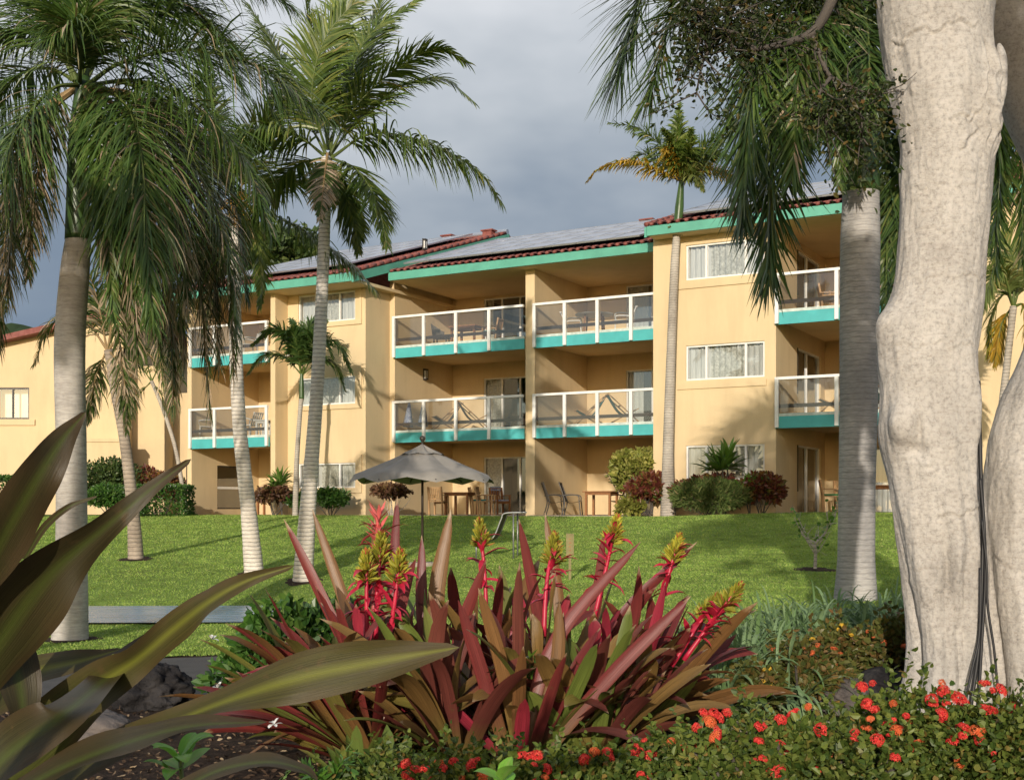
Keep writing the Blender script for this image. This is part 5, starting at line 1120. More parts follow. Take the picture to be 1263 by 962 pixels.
for bi, (cnt, spread) in enumerate([(20, .16), (18, .2), (26, .26), (20, .26), (18, .24), (24, .24), (26, .3), (18, .22)]):
    C = tips[bi]
    for k in range(cnt):
        p = C[int((.35 + .65 * q.random()) * 29)]; e = p + unit(q.normal(0, 1, 3)) * spread * (.5 + q.random()) + np.array((0, 0, -.06 * q.random()))
        if (bi in (0, 1)) and k % 2: m.tube(spline([p, (p + e) / 2 + q.normal(0, .02, 3), e], 6), [.004, .0035, .003, .0025, .002, .0015], 4); continue
        m.tube(spline([p, (p + e) / 2 + q.normal(0, .02, 3), e], 6), [.005, .004, .0035, .003, .002, .0015], 4)
        nn = 34 if bi > 1 else 8
        pt = p + (e - p) * (q.random((nn, 1)) * .8 + .3) + q.normal(0, .04, (nn, 3)); leafcloud(lm, q, pt, np.tile(unit(e - p), (nn, 1)), .034, .009, .9, -.2)
m.obj('bough', 'twig', tree, OT, True); lm.obj('crown', 'leaf_tree', tree, OT)
# dark cables down the cleft
CBG = 'black cables on the pale tree'
for k, (pts, r, lab) in enumerate([([(1207, 470), (1209, 560), (1212, 640), (1211, 720), (1207, 800), (1196, 880)], .011, 'thickest black cable running down the cleft of the pale tree'), ([(1209, 590), (1214, 650), (1215, 720), (1211, 790), (1205, 895)], .009, 'black cable hanging straight down in the tree cleft'),
      ([(1211, 640), (1217, 700), (1218, 745), (1226, 800), (1231, 850), (1237, 890)], .007, 'thin black cable bending away right at the foot of the cleft'), ([(1209, 700), (1208, 780), (1198, 830), (1186, 890)], .007, 'thin black cable splaying out left over the root of the tree')]):
    m = MB(); m.tube(spline([W(p[0], p[1], DT - .17 - .055 * max(0, (p[1] - 600) / 300) - .012 * k) for p in pts], 50), r, 7); o = m.obj('cable', 'black', None, W(1210, 880, DT - .2), True); tag(o, lab, 'cable', CBG)
# second foliage tree behind the building, left, and far tree belt
def broad_tree(name, label, c, r, trunk_r, n, L, mt, seed, group=None, lobes=9, extra=(), foot=None):
    q = np.random.default_rng(seed); fx, fy = foot or (c[0], c[1]); g = float(gz(fx, fy)); o = np.array((fx, fy, g)); root = empty(name, o, label, 'tree', group)
    m = MB(); m.tube(spline([(fx, fy, g - .2), (fx + .1, fy, g + (c[2] - g) * .55), (c[0], c[1], c[2])], 20), np.linspace(trunk_r, trunk_r * .5, 20), 10)
    lm = MB()
    for k in range(lobes):
        d = unit(q.normal(0, 1, 3)) * np.array(r) * .62; d[2] = abs(d[2]) * .9 - .2 * r[2]; e = np.array(c) + d
        m.tube(spline([(c[0], c[1], c[2] - r[2] * .4), np.array(c) + d * .4, e], 8), np.linspace(trunk_r * .4, trunk_r * .1, 8), 6)
        k_ = n // lobes; u = unit(q.normal(0, 1, (k_, 3))); rr = (.55 + .5 * q.random((k_, 1))) * np.array(r) * .52
        leafcloud(lm, q, e + u * rr, u, L, L * .28)
    for e, rr, k_ in extra:
        m.tube(spline([(c[0], c[1], c[2] - r[2] * .3), (np.array(c) + np.array(e)) / 2 + (0, 0, .3), e], 8), np.linspace(trunk_r * .35, .03, 8), 6); u = unit(q.normal(0, 1, (k_, 3))); leafcloud(lm, q, np.array(e) + u * np.array(rr) * q.random((k_, 1)) ** .5, u, L, L * .35)
    m.obj('trunk', 'twig', root, o, True); lm.obj('crown', mt, root, o)
MAT['leaf_mid'] = M_leaf('broad_leaf', [(0, (0.035, 0.065, 0.016)), (.7, (0.06, 0.10, 0.025)), (1, (0.11, 0.14, 0.04))], .3, .5, .4)
c = W(318, 320, 60); broad_tree('broadleaf_tree', 'broad green tree rising behind the roof at the left', (c[0], 60, c[2] - .3), (3.4, 3.2, 3.0), .3, 6000, .38, 'leaf_mid', 21)
c = W(175, 420, 66); broad_tree('broadleaf_tree', 'bushy green tree behind the low house', (c[0], 66, c[2]), (4, 3.5, 3.2), .3, 5000, .42, 'leaf_mid', 22)
c = W(40, 425, 72); broad_tree('broadleaf_tree', 'yellow green tree showing above the low house roof at far left', (c[0], 72, c[2] - 1.6), (4.5, 3.5, 2.6), .3, 5000, .42, 'leaf_mid', 23)
# trees standing behind the viewer whose shade falls into the bed, on the ringed palm and on the lawn
broad_tree('shade_tree', 'leafy tree standing beside the path behind the viewer', (0.1, -.4, 6.5), (2.0, 1.6, 1.5), .2, 4200, .16, 'leaf_mid', 31, lobes=14, extra=[((1.95, .0, 4.75), (.42, .5, .95), 1500)], foot=(3.0, -2.2))  # its low extra bough is added to shade the pale tree's limb
fr = [([(-8.2, -1, 6.5), (-8.2 + a, -1 + b, 7.3), (-8.2 + 2 * a, -1 + 2 * b, 6.6)], ) for a, b in ((1.1, .2), (-1, .4), (.3, 1.1), (-.4, -1), (.8, -.8), (-.9, -.5), (1, .9))]
root = empty('coconut_palm', (-8.4, -1.2, float(gz(-8.4, -1.2))), 'coconut palm standing on the lawn behind the viewer', 'palm tree', CG)
o = np.array(root.location); trunk_mesh([o - (0, 0, .1), o + (.0, .1, 4), (-8.2, -1, 6.5)], [.18, .13, .1], 16, 60).obj('trunk', 'bark_coco', root, o, True)
for i, (p,) in enumerate(fr): frond_mesh(p, seed=i + 900, **C_(n=70, width=.028)).obj('frond', [CO, GS_], root, o)
# ================================================================== shrubs by the buildings
MAT['croton'] = M_leaf('croton_leaf', [(0, (0.10, 0.022, 0.018)), (.5, (0.17, 0.05, 0.03)), (.8, (0.20, 0.11, 0.03)), (1, (0.06, 0.10, 0.02))], .25, .4, .5)
MAT['copper'] = M_leaf('copper_leaf', [(0, (0.075, 0.035, 0.02)), (.6, (0.12, 0.055, 0.03)), (1, (0.16, 0.10, 0.04))], .25, .5, .4)
MAT['yellowgreen'] = M_leaf('yellow_leaf', [(0, (0.15, 0.17, 0.03)), (.6, (0.24, 0.25, 0.05)), (1, (0.34, 0.31, 0.09))], .3, .5, .3)
MAT['hedge'] = M_leaf('hedge_leaf', [(0, (0.03, 0.085, 0.015)), (.7, (0.06, 0.14, 0.022)), (1, (0.11, 0.19, 0.04))], .25, .4, .5)
MAT['rosemary'] = M_leaf('needle_leaf', [(0, (0.07, 0.11, 0.03)), (.7, (0.12, 0.165, 0.045)), (.93, (0.18, 0.2, 0.07)), (1, (0.26, 0.2, 0.1))], .2, .6, .2)
MAT['bright'] = M_leaf('bright_leaf', [(0, (0.05, 0.13, 0.018)), (.7, (0.09, 0.20, 0.025)), (1, (0.16, 0.27, 0.04))], .3, .35, .5)
def shrub(name, label, px, d, w, h, n, L, mt, seed, group=None, lw=.3, cat='shrub', base=.15, box=False, stems=7, dep=None, jit=.8, twig='twig', shoots=0):
    """px = image column at depth d; w,h in metres"""
    q = np.random.default_rng(seed); x = (px - 631.5) / F * d; g = float(gz(x, d)); o = np.array((x, d, g)); root = empty(name, o, label, cat, group)
    dep = dep or w * .8
    m = MB()
    for k in range(stems):
        e = np.array((q.normal(0, w * .25), q.normal(0, dep * .22), h * (.5 + .3 * q.random()))); m.tube(spline([(q.normal(0, .05), q.normal(0, .05), -.05), e * .5 + q.normal(0, .03, 3), e], 8), np.linspace(.018, .006, 8), 5)
    m.xf = None
    for i in range(len(m.v)): m.v[i] = m.v[i] + o
    m.obj('stem', twig, root, o)
    if box:
        p = q.random((n, 3)) - .5; ax = q.integers(0, 3, n); sgn = np.where(q.random(n) > .5, .5, -.5) * (1 - .22 * q.random(n) ** 2)
        p[np.arange(n), ax] = sgn; p[:, 2] = np.where((ax == 2) & (p[:, 2] < 0), .5, p[:, 2]); u = np.zeros((n, 3)); u[np.arange(n), ax] = np.sign(p[np.arange(n), ax])
        pts = p * np.array((w, dep, h * (1 - base))) + np.array((0, 0, h * (base + (1 - base) / 2))) + q.normal(0, .02, (n, 3))
    else:
        nc = 14; cs = unit(q.normal(0, 1, (nc, 3))); cs[:, 2] = np.abs(cs[:, 2]) * 1.0 - .25
        wch = q.integers(0, nc, n); u = unit(q.normal(0, 1, (n, 3)))
        pts = cs[wch] * .62 + u * (.30 + .16 * q.random((n, 1))); pts[:, 2] = np.maximum(pts[:, 2], -.75)
        pts = pts * np.array((w / 2, dep / 2, h * (1 - base) / 2)) + np.array((0, 0, h * (base + (1 - base) / 2)))
        u = unit(u + cs[wch] * .7)
    lm = MB(); leafcloud(lm, q, pts + o, u, L, L * lw, jit)
    for k in range(shoots):      # upright twigs with leaf pairs that break the outline
        a = q.random() * 6.28; rr = math.sqrt(q.random()) * .48; b0 = o + np.array((w * rr * math.cos(a), dep * rr * math.sin(a), h * (.55 + .25 * q.random()) * (1 - .8 * rr))); e = b0 + np.array((q.normal(0, .06), q.normal(0, .06), .12 + .16 * q.random())) * (h / .5) ** .5
        nn = 16; t = np.linspace(.1, 1, nn)[:, None]; aa = np.arange(nn) * 1.57 + q.random(); leafcloud(lm, q, b0 + (e - b0) * t, np.stack([np.cos(aa), np.sin(aa), .5 + 0 * aa], 1), L * .95, L * lw * .9, .3, .1)
    lm.obj('foliage', mt, root, o)
    return root
def d_on(px, t): s = s_at(px, t); return (P0 + s * SV + t * TV)[1]
shrub('yellow_bush', 'rounded yellow green bush at the corner of the right centre terrace', 784, d_on(784, -.9), 1.65, 2.15, 2600, .14, 'yellowgreen', 31)
shrub('croton_shrub', 'dark red croton shrub left of the foxtail palm stem', 800, d_on(800, -1.5), 1.25, 1.35, 1500, .16, 'croton', 32)
shrub('croton_shrub', 'dark red croton shrub at the right corner of the window block', 940, d_on(940, -1.9), 1.15, 1.3, 1500, .15, 'croton', 33)
shrub('croton_shrub', 'low dark red croton row behind the grey green hedge under the window', 878, d_on(878, -1.7), 2.2, 1.25, 1600, .15, 'croton', 34)
shrub('rosemary_hedge', 'needle leaved grey green hedge under the right ground floor window', 876, d_on(876, -2.5), 2.3, 1.05, 6500, .16, 'rosemary', 35, lw=.10, base=.02, dep=1.0, jit=.45, shoots=120, stems=12)
shrub('yellow_plant', 'small leafy yellow green plant left of the croton shrub', 778, d_on(778, -1.7), .7, .6, 420, .2, 'yellowgreen', 36, base=.05)
shrub('copper_shrub', 'bare legged copper leaved shrub left of the parasol pole', 483, d_on(483, -2.2), 1.25, 1.0, 700, .16, 'copper', 37, base=.52, stems=10, twig='bark_thin')
shrub('green_shrub', 'rounded green and copper shrub against the sunlit wall left of the parasol', 408, d_on(408, -2.6), 1.3, .95, 1500, .12, 'hedge', 38)
shrub('copper_shrub', 'low copper shrub behind the left palm trunks under the balcony', 338, d_on(338, -3.0), 1.3, .95, 900, .15, 'copper', 39, base=.3)
shrub('green_shrub', 'small green shrub between the slim manila stem and the coconut trunk', 372, d_on(372, -2.6), .9, .8, 700, .14, 'hedge', 40)
shrub('hedge', 'clipped green hedge block at the foot of the left building corner', 203, 39.0, 1.5, .95, 4200, .085, 'hedge', 41, box=True, dep=1.6, base=.02)
shrub('hedge', 'rounded clipped green hedge behind the leaning slender palm', 136, 38.0, 1.55, 1.15, 4500, .09, 'hedge', 42, base=.02)
shrub('hedge', 'clipped green hedge at the far left edge below the low house', 8, 40.0, 1.9, 1.3, 4200, .09, 'hedge', 43, box=True, dep=1.6, base=.02)
shrub('croton_bush', 'mixed red and green bush in front of the low house corner', 190, 44.5, 2.6, 1.9, 2600, .15, 'croton', 44, base=.05)
shrub('green_shrub', 'loose yellow green shrub before the porch wall of the low house', 135, 44.0, 2.8, 2.2, 3600, .14, 'leaf_mid', 45, base=.03)
# strap leaves
def straps(m, q, base, n, L, Wd, el=(35, 85), droop=.25, K=9, fold=.5, spread=.08, lean=(0, 0), tipw=.04, prof=None, az=None, bent=.05, roll=.0):
    a = q.random(n) * 6.283 if az is None else az; e = np.radians(q.uniform(el[0], el[1], n))
    d = np.stack([np.cos(a) * np.cos(e), np.sin(a) * np.cos(e), np.sin(e)], 1) + np.array((lean[0], lean[1], 0)); d = unit(d)
    h = unit(np.stack([np.cos(a), np.sin(a), 0 * a], 1))
    p = np.array(base) + h * (spread * q.random(n))[:, None]; l = L * (.65 + .45 * q.random(n)); P = [p]; D = [d]; dr = droop * (.5 + q.random(n))
    kink = q.normal(0, bent, (n, 3))
    for k in range(K - 1):
        P.append(P[-1] + d * (l / (K - 1))[:, None]); d = unit(d + np.array((0, 0, -1.)) * (dr * (k / K) ** 1.2 / (K / 6))[:, None] + kink / K * 2); D.append(d)
    P = np.stack(P, 1); D = np.stack(D, 1)
    sd = unit(np.cross(D, np.array((0, 0, 1.))) + 1e-6 + q.normal(0, .12, (n, 1, 3))); nn = np.cross(sd, D)
    if roll: ra = q.normal(0, roll, (n, 1, 1)); sd, nn = sd * np.cos(ra) + nn * np.sin(ra), nn * np.cos(ra) - sd * np.sin(ra)
    pr = np.interp(np.linspace(0, 1, K), *(prof or ([0, .12, .5, .75, .92, 1], [1.15, .85, 1, .9, .5, tipw])))
    ribbons(m, P, Wd * pr[None] * (.75 + .4 * q.random((n, 1))), sd, fold, nn)
    return P
# ti-like rosettes by the wall
def rosette(label, px, d, hgt, n, L, Wd, seed, name='ti_shrub', mt='bright_strap', heads=2, cat='shrub'):
    q = np.random.default_rng(seed); x = (px - 631.5) / F * d; g = float(gz(x, d)); o = np.array((x, d, g)); r = empty(name, o, label, cat)
    m = MB(); l = MB()
    for k in range(heads):
        tp = o + np.array((q.normal(0, .18), q.normal(0, .12), hgt * (.6 + .25 * q.random()))); m.tube([o, (o + tp) / 2 + q.normal(0, .03, 3), tp], .02, 6)
        straps(l, q, tp, n, L, Wd, (0, 80), .35, prof=([0, .15, .5, .8, 1], [.2, .6, 1, .6, .04]))
    m.obj('stem', 'twig', r, o); l.obj('foliage', mt, r, o, True)
MAT['bright_strap'] = M_strap('green_strap', (0.06, 0.13, 0.02), (0.075, 0.16, 0.022), (0.12, 0.2, 0.04), (0.14, 0.22, 0.05), .35, .3, .2)
rosette('tall green dracaena rosette before the right ground floor window', 895, d_on(895, -2.1), 1.95, 22, .78, .075, 51, heads=3)
rosette('green ti rosette at the left pillar foot beside the manila palm stem', 348, d_on(348, -2.9), 1.3, 22, .6, .055, 52, heads=3)
rosette('short green ti plant right of the dracaena under the window', 925, d_on(925, -1.9), 1.1, 14, .55, .045, 53, heads=2)
# bare little tree on the lawn
q = np.random.default_rng(60); D = 19.5; x = W(1005, 0, D)[0]; g = float(gz(x, D)); o = np.array((x, D, g)); r = empty('young_tree', o, 'young almost leafless tree on the lawn left of the ringed palm', 'tree')
m = MB(); tips = []
m.tube(spline([o - (0, 0, .05), o + (.01, 0, .3), o + (.0, 0, .45)], 8), np.linspace(.03, .022, 8), 7)
for k in range(11):
    a = q.random() * 6.28; e = o + np.array((.5 * math.cos(a) * (.6 + .5 * q.random()), .4 * math.sin(a), .6 + .6 * q.random())); st = o + (0, 0, .25 + .2 * q.random()); C = spline([st, st + (e - st) * .5 + (0, 0, -.05) + q.normal(0, .05, 3), e], 8); m.tube(C, np.linspace(.013, .004, 8), 5); tips.append(C)
    for j in range(3): s0 = C[3 + j]; m.tube([s0, s0 + q.normal(0, .12, 3) + (0, 0, .1)], [.005, .002], 4)
m.obj('trunk', 'bark_thin', r, o); lm = MB(); pts = np.concatenate([C[4:] for C in tips]) + q.normal(0, .03, (44, 3)); leafcloud(lm, q, pts, unit(q.normal(0, 1, (44, 3))), .09, .03); lm.obj('crown', 'bright', r, o)

# ================================================================== rocks and edging
MAT['lava'] = M_basic('lava_rock', (0.045, 0.042, 0.042), .85, .35, 6, 1.0, 22, col2=(0.012, 0.011, 0.012), spec=.1)
MAT['lava2'] = M_basic('brown_rock', (0.15, 0.125, 0.11), .85, .4, 4, 1.0, 14, col2=(0.03, 0.028, 0.03))
def rock(name, label, c, r, seed, mt, rough=.22, cut=.8, group=None):
    A, B = 60, 90; V = np.zeros((A, B + 1, 3))
    for i in range(A):
        th = math.pi * i / (A - 1)
        for j in range(B + 1):
            ph = 2 * math.pi * j / B; d = Vector((math.sin(th) * math.cos(ph), math.sin(th) * math.sin(ph), math.cos(th))); s = d * 1.3 + Vector((seed, seed * .7, 0))
            f = 1 + rough * mnoise.noise(s) * 1.6 + rough * .6 * mnoise.noise(s * 2.7) + rough * .35 * mnoise.noise(s * 7)
            cell = mnoise.cell(Vector((s.x * 1.6, s.y * 1.6, s.z * 1.6))); f += rough * .35 * (cell - .5) * .5
            v = d * min(f, cut + .35)
            V[i, j] = (c[0] + v.x * r[0], c[1] + v.y * r[1], c[2] + v.z * r[2])
    m = MB(); m.grid(V); o = m.obj(name, mt, None, (c[0], c[1], c[2] - r[2] * .5), True); tag(o, label, 'rock', group); return o
p = W(186, 855, 8.6); rock('lava_rock', 'dark rough lava rock beside the asphalt path at the left', p, (.27, .25, .22), 3, 'lava', .35)
p = W(1040, 857, 7.6); rock('lava_rock', 'brown and grey boulder at the foot of the pale tree', p + (0, 0, -.02), (.17, .2, .14), 8, 'lava2', .3)
p = W(1095, 852, 7.75); rock('lava_rock', 'flat topped dark boulder tucked against the left root of the pale tree', p + (0, 0, -.02), (.22, .2, .155), 14, 'lava', .25)
p = W(1118, 915, 5.9); rock('lava_rock', 'small tan stone among red flowers before the pale tree', p, (.06, .05, .05), 4, 'concrete', .2)
p = W(95, 905, 6.6); rock('lava_rock', 'low grey brown stone under the dark leaves at the lower left', p, (.3, .25, .12), 6, 'lava2', .2)
m = MB(); cpts = spline([W(845, 893, 7.0), W(900, 896, 6.9), W(975, 893, 6.85), W(1040, 898, 6.8)], 30); cpts[:, 2] = gz(cpts[:, 0], cpts[:, 1]) + .03
m.tube(cpts, .035, 8); tag(m.obj('bed_edging', 'concrete', None, cpts[0], True), 'thin grey edging strip lying across the mulch right of the bromeliads', 'edging')

# ================================================================== bromeliads
MAT['brom'] = M_strap('bromeliad_leaf', (0.14, 0.14, 0.028), (0.165, 0.028, 0.027), (0.21, 0.028, 0.036), (0.17, 0.085, 0.030), .36, .5, .12, pal=[(0, (0.115, 0.020, 0.019)), (.38, (0.155, 0.030, 0.026)), (.44, (0.14, 0.070, 0.025)), (.62, (0.17, 0.085, 0.030)), (.66, (0.11, 0.13, 0.028)), (.78, (0.16, 0.15, 0.035)), (.82, (0.30, 0.030, 0.050)), (1, (0.24, 0.024, 0.035))])
MAT['brom_dark'] = M_strap('dark_bromeliad_leaf', (0.14, 0.15, 0.028), (0.125, 0.04, 0.027), (0.14, 0.024, 0.028), (0.15, 0.12, 0.03), .36, .5, .12, pal=[(0, (0.11, 0.030, 0.024)), (.30, (0.14, 0.042, 0.030)), (.36, (0.15, 0.085, 0.028)), (.60, (0.18, 0.11, 0.034)), (.64, (0.10, 0.13, 0.026)), (.88, (0.16, 0.17, 0.036)), (.92, (0.22, 0.024, 0.034)), (1, (0.20, 0.022, 0.030))])
MAT['bract'] = M_basic('red_bract', (0.50, 0.022, 0.055), .4, .2, 20)
MAT['pinkbract'] = M_basic('pink_bract', (0.62, 0.13, 0.12), .5, .2, 20)
MAT['floret'] = M_leaf('floret', [(0, (0.28, 0.30, 0.035)), (.6, (0.44, 0.38, 0.045)), (.86, (0.30, 0.33, 0.06)), (.9, (0.42, 0.09, 0.05)), (1, (0.42, 0.09, 0.05))], .2, .5, .3)
def spike(parent, o, base, top, seed, pink=False, s=1.0):
    """flower spike: red stem with hanging bracts, yellow green cone of pointed florets"""
    q = np.random.default_rng(seed); base = np.array(base); top = np.array(top); ax = unit(top - base); Ln = np.linalg.norm(top - base)
    m = MB(); m.tube(spline([base, (base + top) / 2 + q.normal(0, .015, 3), top], 10), np.linspace(.014, .008, 10), 7)
    for k in range(20):
        f = .30 + .62 * q.random(); p = base + (top - base) * f; a = q.random() * 6.28; d = unit(np.array((math.cos(a), math.sin(a), .5 - 1.2 * q.random()))) * (.07 + .07 * q.random()) * s
        straps(m, q, p, 1, np.linalg.norm(d) * 1.25, .017 * s, (-30, 60), .8, 6, .5, .005, az=np.array([a]), prof=([0, .2, .6, 1], [.5, 1, .9, .05]))
    if pink:
        for k in range(26):
            f = .62 + .38 * k / 26; p = base + (top - base) * f; a = k * 2.4; straps(m, q, p, 1, .10 * s, .012, (25 + k, 50 + k), .0, 5, .5, .01, az=np.array([a]), prof=([0, .3, .6, 1], [.5, 1, .8, .04]))
    sp = m.obj('flower_spike', 'pinkbract' if pink else 'bract', parent, o, True)
    fm = MB(); n = 0 if pink else 130; L0 = .155 * s
    if pink: return
    k = np.arange(n); f = k / n; rad = .040 * s * np.sin(np.clip(.25 + .75 * (1 - f), 0, 1) * math.pi * .55) * (1.1 - .5 * f) + .004; a = k * 2.39996
    u1 = unit(np.cross(ax, (0.3, .9, .1))); u2 = np.cross(ax, u1); rd = np.cos(a)[:, None] * u1 + np.sin(a)[:, None] * u2
    p0 = top - ax * L0 * .75 + ax * (f * L0)[:, None] + rd * (rad * .35)[:, None]; dd = unit(rd * (1 - .5 * f)[:, None] + ax * (.35 + .7 * f)[:, None] + q.normal(0, .15, (n, 3)))
    ll = (rad + .012) * (1 + q.normal(0, .12, n))
    P = np.stack([p0 + dd * (ll * g)[:, None] for g in (0, .35, .7, 1.0)], 1)
    sd = unit(np.cross(dd, q.normal(0, 1, (n, 3))))[:, None].repeat(4, 1)
    w = np.array((.5, 1, .75, .1))[None] * .0048 * s * np.ones((n, 1)); ribbons(fm, P, w, sd, 1.0, np.cross(sd, dd[:, None])); ribbons(fm, P, w, np.cross(sd, dd[:, None]), 1.0, sd)
    fm.obj('florets', 'floret', sp, o)
DB = 6.2; GB = 'maroon bromeliads in the bed'
BR = [  # px base, py base, depth, leaves, length, lean x, material, label, spikes [(px,py,dd,pink)]
 (455, 905, 5.9, 24, .98, -.50, 'brom', 'maroon bromeliad with three yellow tipped red flower spikes at the left of the clump', [(470, 668, .1, 0), (493, 690, -.1, 0), (452, 690, .0, 0), (467, 634, .3, 1)]),
 (405, 895, 6.4, 22, .72, -.62, 'brom', 'glossy red bromeliad leaning far left at the left end of the clump', []),
 (520, 905, 6.3, 20, .95, -.25, 'brom', 'upright maroon bromeliad left of the tallest flat leaf', []),
 (560, 915, 5.8, 22, .92, -.28, 'brom_dark', 'brown maroon bromeliad low in front at the middle of the clump', []),
 (610, 885, 6.9, 22, 1.05, -.02, 'brom', 'maroon bromeliad with one yellow flower spike behind the middle of the clump', [(592, 650, .1, 0)]),
 (655, 900, 5.95, 22, 1.02, .02, 'brom_dark', 'tall brown bromeliad in front with yellow flower spike just right of the middle', [(683, 668, .25, 0)]),
 (700, 890, 6.6, 20, .98, .15, 'brom', 'maroon bromeliad with the thickest yellow flower spike', [(760, 645, .0, 0)]),
 (735, 905, 5.9, 26, .74, .10, 'brom_dark', 'olive green based bromeliad spreading low at the right front of the clump', []),
 (775, 885, 6.6, 22, .95, .40, 'brom', 'maroon bromeliad with yellow flower spike leaning right', [(836, 668, .1, 0)]),
 (765, 885, 6.25, 18, .66, .28, 'brom_dark', 'brown bromeliad at the right end with a flower spike bending down right', [(908, 728, -.05, 0), (880, 742, .05, 0)]),
]
for i, (px, py, d, n, L, lx, mt, lab, sps) in enumerate(BR):
    q = np.random.default_rng(200 + i); x = (px - 631.5) / F * d; g = float(gz(x, d)); o = np.array((x, d, g)); r = empty('bromeliad', o, lab, 'bromeliad', GB)
    m = MB(); straps(m, q, o + (0, 0, .02), int(n * 1.35), L * .98, .041, (34, 84), .30, 12, .30, .07, (lx, -.02), prof=([0, .12, .45, .78, .93, 1], [1.4, .9, 1.0, .95, .55, .02]), bent=.17, roll=.55)
    straps(m, q, o + (0, 0, .02), 10, L * .56, .043, (24, 62), .40, 9, .30, .06, (lx * .5, -.05), prof=([0, .12, .45, .72, .9, 1], [1.3, .9, 1.0, .92, .55, .03]))
    straps(m, q, o + (lx * .22, 0, .30), 16, L * .54, .041, (14, 72), .30, 11, .30, .06, (lx * .6, -.14), prof=([0, .12, .45, .82, .95, 1], [1.2, .95, 1.0, .98, .55, .02]), bent=.2, roll=.5)
    m.obj('leaves', mt, r, o, True)
    for k, (sx, sy, dd, pk) in enumerate(sps):
        tp = W(sx, sy, d + dd); spike(r, o, o + (tp - o) * .55 + (0, 0, .02), tp, 300 + i * 7 + k, pk, 1.0)
# the broad flat upright leaves that stand out of the clump belong to two more plants
q = np.random.default_rng(77)
for (px, py, d, lab, lv) in [(560, 900, 6.25, 'maroon bromeliad with one very broad upright leaf standing above the clump', [(556, 628, .1), (600, 690, -.1), (520, 660, .2)]), (475, 880, 6.7, 'tall maroon bromeliad whose narrow leaves stick out over the lawn at left', [(385, 628, .2), (350, 640, .1), (490, 612, .3), (462, 640, .0)]), (690, 890, 6.9, 'maroon bromeliad with long dark leaves pointing up between the yellow spikes', [(672, 632, .1), (745, 656, .0), (860, 668, .1), (648, 660, .2), (640, 640, -.1)]), (640, 905, 5.7, 'reddish bromeliad with crossing leaves at the front of the clump', [(590, 725, -.15), (790, 668, .1), (565, 740, -.1), (690, 742, .0), (852, 735, -.1)])]:
    x = (px - 631.5) / F * d; g = float(gz(x, d)); o = np.array((x, d, g)); r = empty('bromeliad', o, lab, 'bromeliad', GB); m = MB()
    for (tx, ty, dd) in lv:
        tp = W(tx, ty, d + dd); b0 = o + q.normal(0, .03, 3) * (1, 1, 0); C = spline([b0, b0 + (tp - b0) * .5 + (q.normal(0, .06), 0, .06), tp], 12)[None]
        T = unit(np.gradient(C[0], axis=0))[None]; sd = unit(np.cross(T, np.array((0.1 * q.normal(), 1, .15 * q.normal())))); wd = np.interp(np.linspace(0, 1, 12), [0, .12, .5, .75, .92, 1], [1.2, .85, 1, .9, .5, .03])[None] * (.034 + .012 * (tx == 556))
        ribbons(m, C, wd, sd, .4, np.cross(sd, T))
    straps(m, q, o, 10, .75, .040, (35, 75), .2, 10, .3, .06, roll=.5); m.obj('leaves', 'brom', r, o, True)
# small green-yellow bromeliads at the front left
MAT['brom_green'] = M_strap('green_bromeliad_leaf', (0.14, 0.17, 0.03), (0.15, 0.18, 0.035), (0.22, 0.14, 0.04), (0.10, 0.14, 0.03), .3, .3, .2)
for px, d, lab in ((437, 5.3, 'small yellow green bromeliad low at the front left of the red clump'), (478, 5.2, 'small green bromeliad with an orange tinted leaf low in front of the clump')):
    q = np.random.default_rng(px); x = (px - 631.5) / F * d; g = float(gz(x, d)); o = np.array((x, d, g)); r = empty('bromeliad', o, lab, 'bromeliad', 'small green bromeliads'); m = MB(); straps(m, q, o, 16, .30, .032, (30, 85), .2, 8, .35, .03, prof=([0, .3, .6, .85, 1], [.9, 1, 1.0, .7, .05])); m.obj('leaves', 'brom_green', r, o, True)

# ================================================================== ti plant in the foreground
MAT['ti'] = M_strap('ti_leaf', (0.048, 0.07, 0.011), (0.06, 0.052, 0.015), (0.07, 0.038, 0.018), (0.06, 0.056, 0.014), .45, .45, .24, midrib=(0.17, 0.18, 0.025), vein=34, edge=(0.072, 0.052, 0.020))
MAT['ti_shaded'] = M_strap('shaded_ti_leaf', (0.035, 0.045, 0.010), (0.045, 0.032, 0.014), (0.07, 0.03, 0.02), (0.035, 0.034, 0.011), .42, .45, .1, midrib=(0.06, 0.08, 0.015), vein=34, edge=(0.050, 0.034, 0.015))  # darker copy of the ti leaf, with the shade put into its colour
xt = W(-30, 0, 1.8)[0]; ot = np.array((xt, 1.8, float(gz(xt, 1.8)))); ti = empty('ti_plant', ot, 'ti plant with big wavy bronze green leaves filling the lower left foreground', 'plant')
m = MB(); m.tube(spline([ot - (0, 0, .05), ot + (.02, 0, .5), W(-35, 985, 1.85), W(-45, 800, 1.9)], 16), np.linspace(.02, .012, 16), 10); m.obj('stem', 'rachis', ti, ot, True)
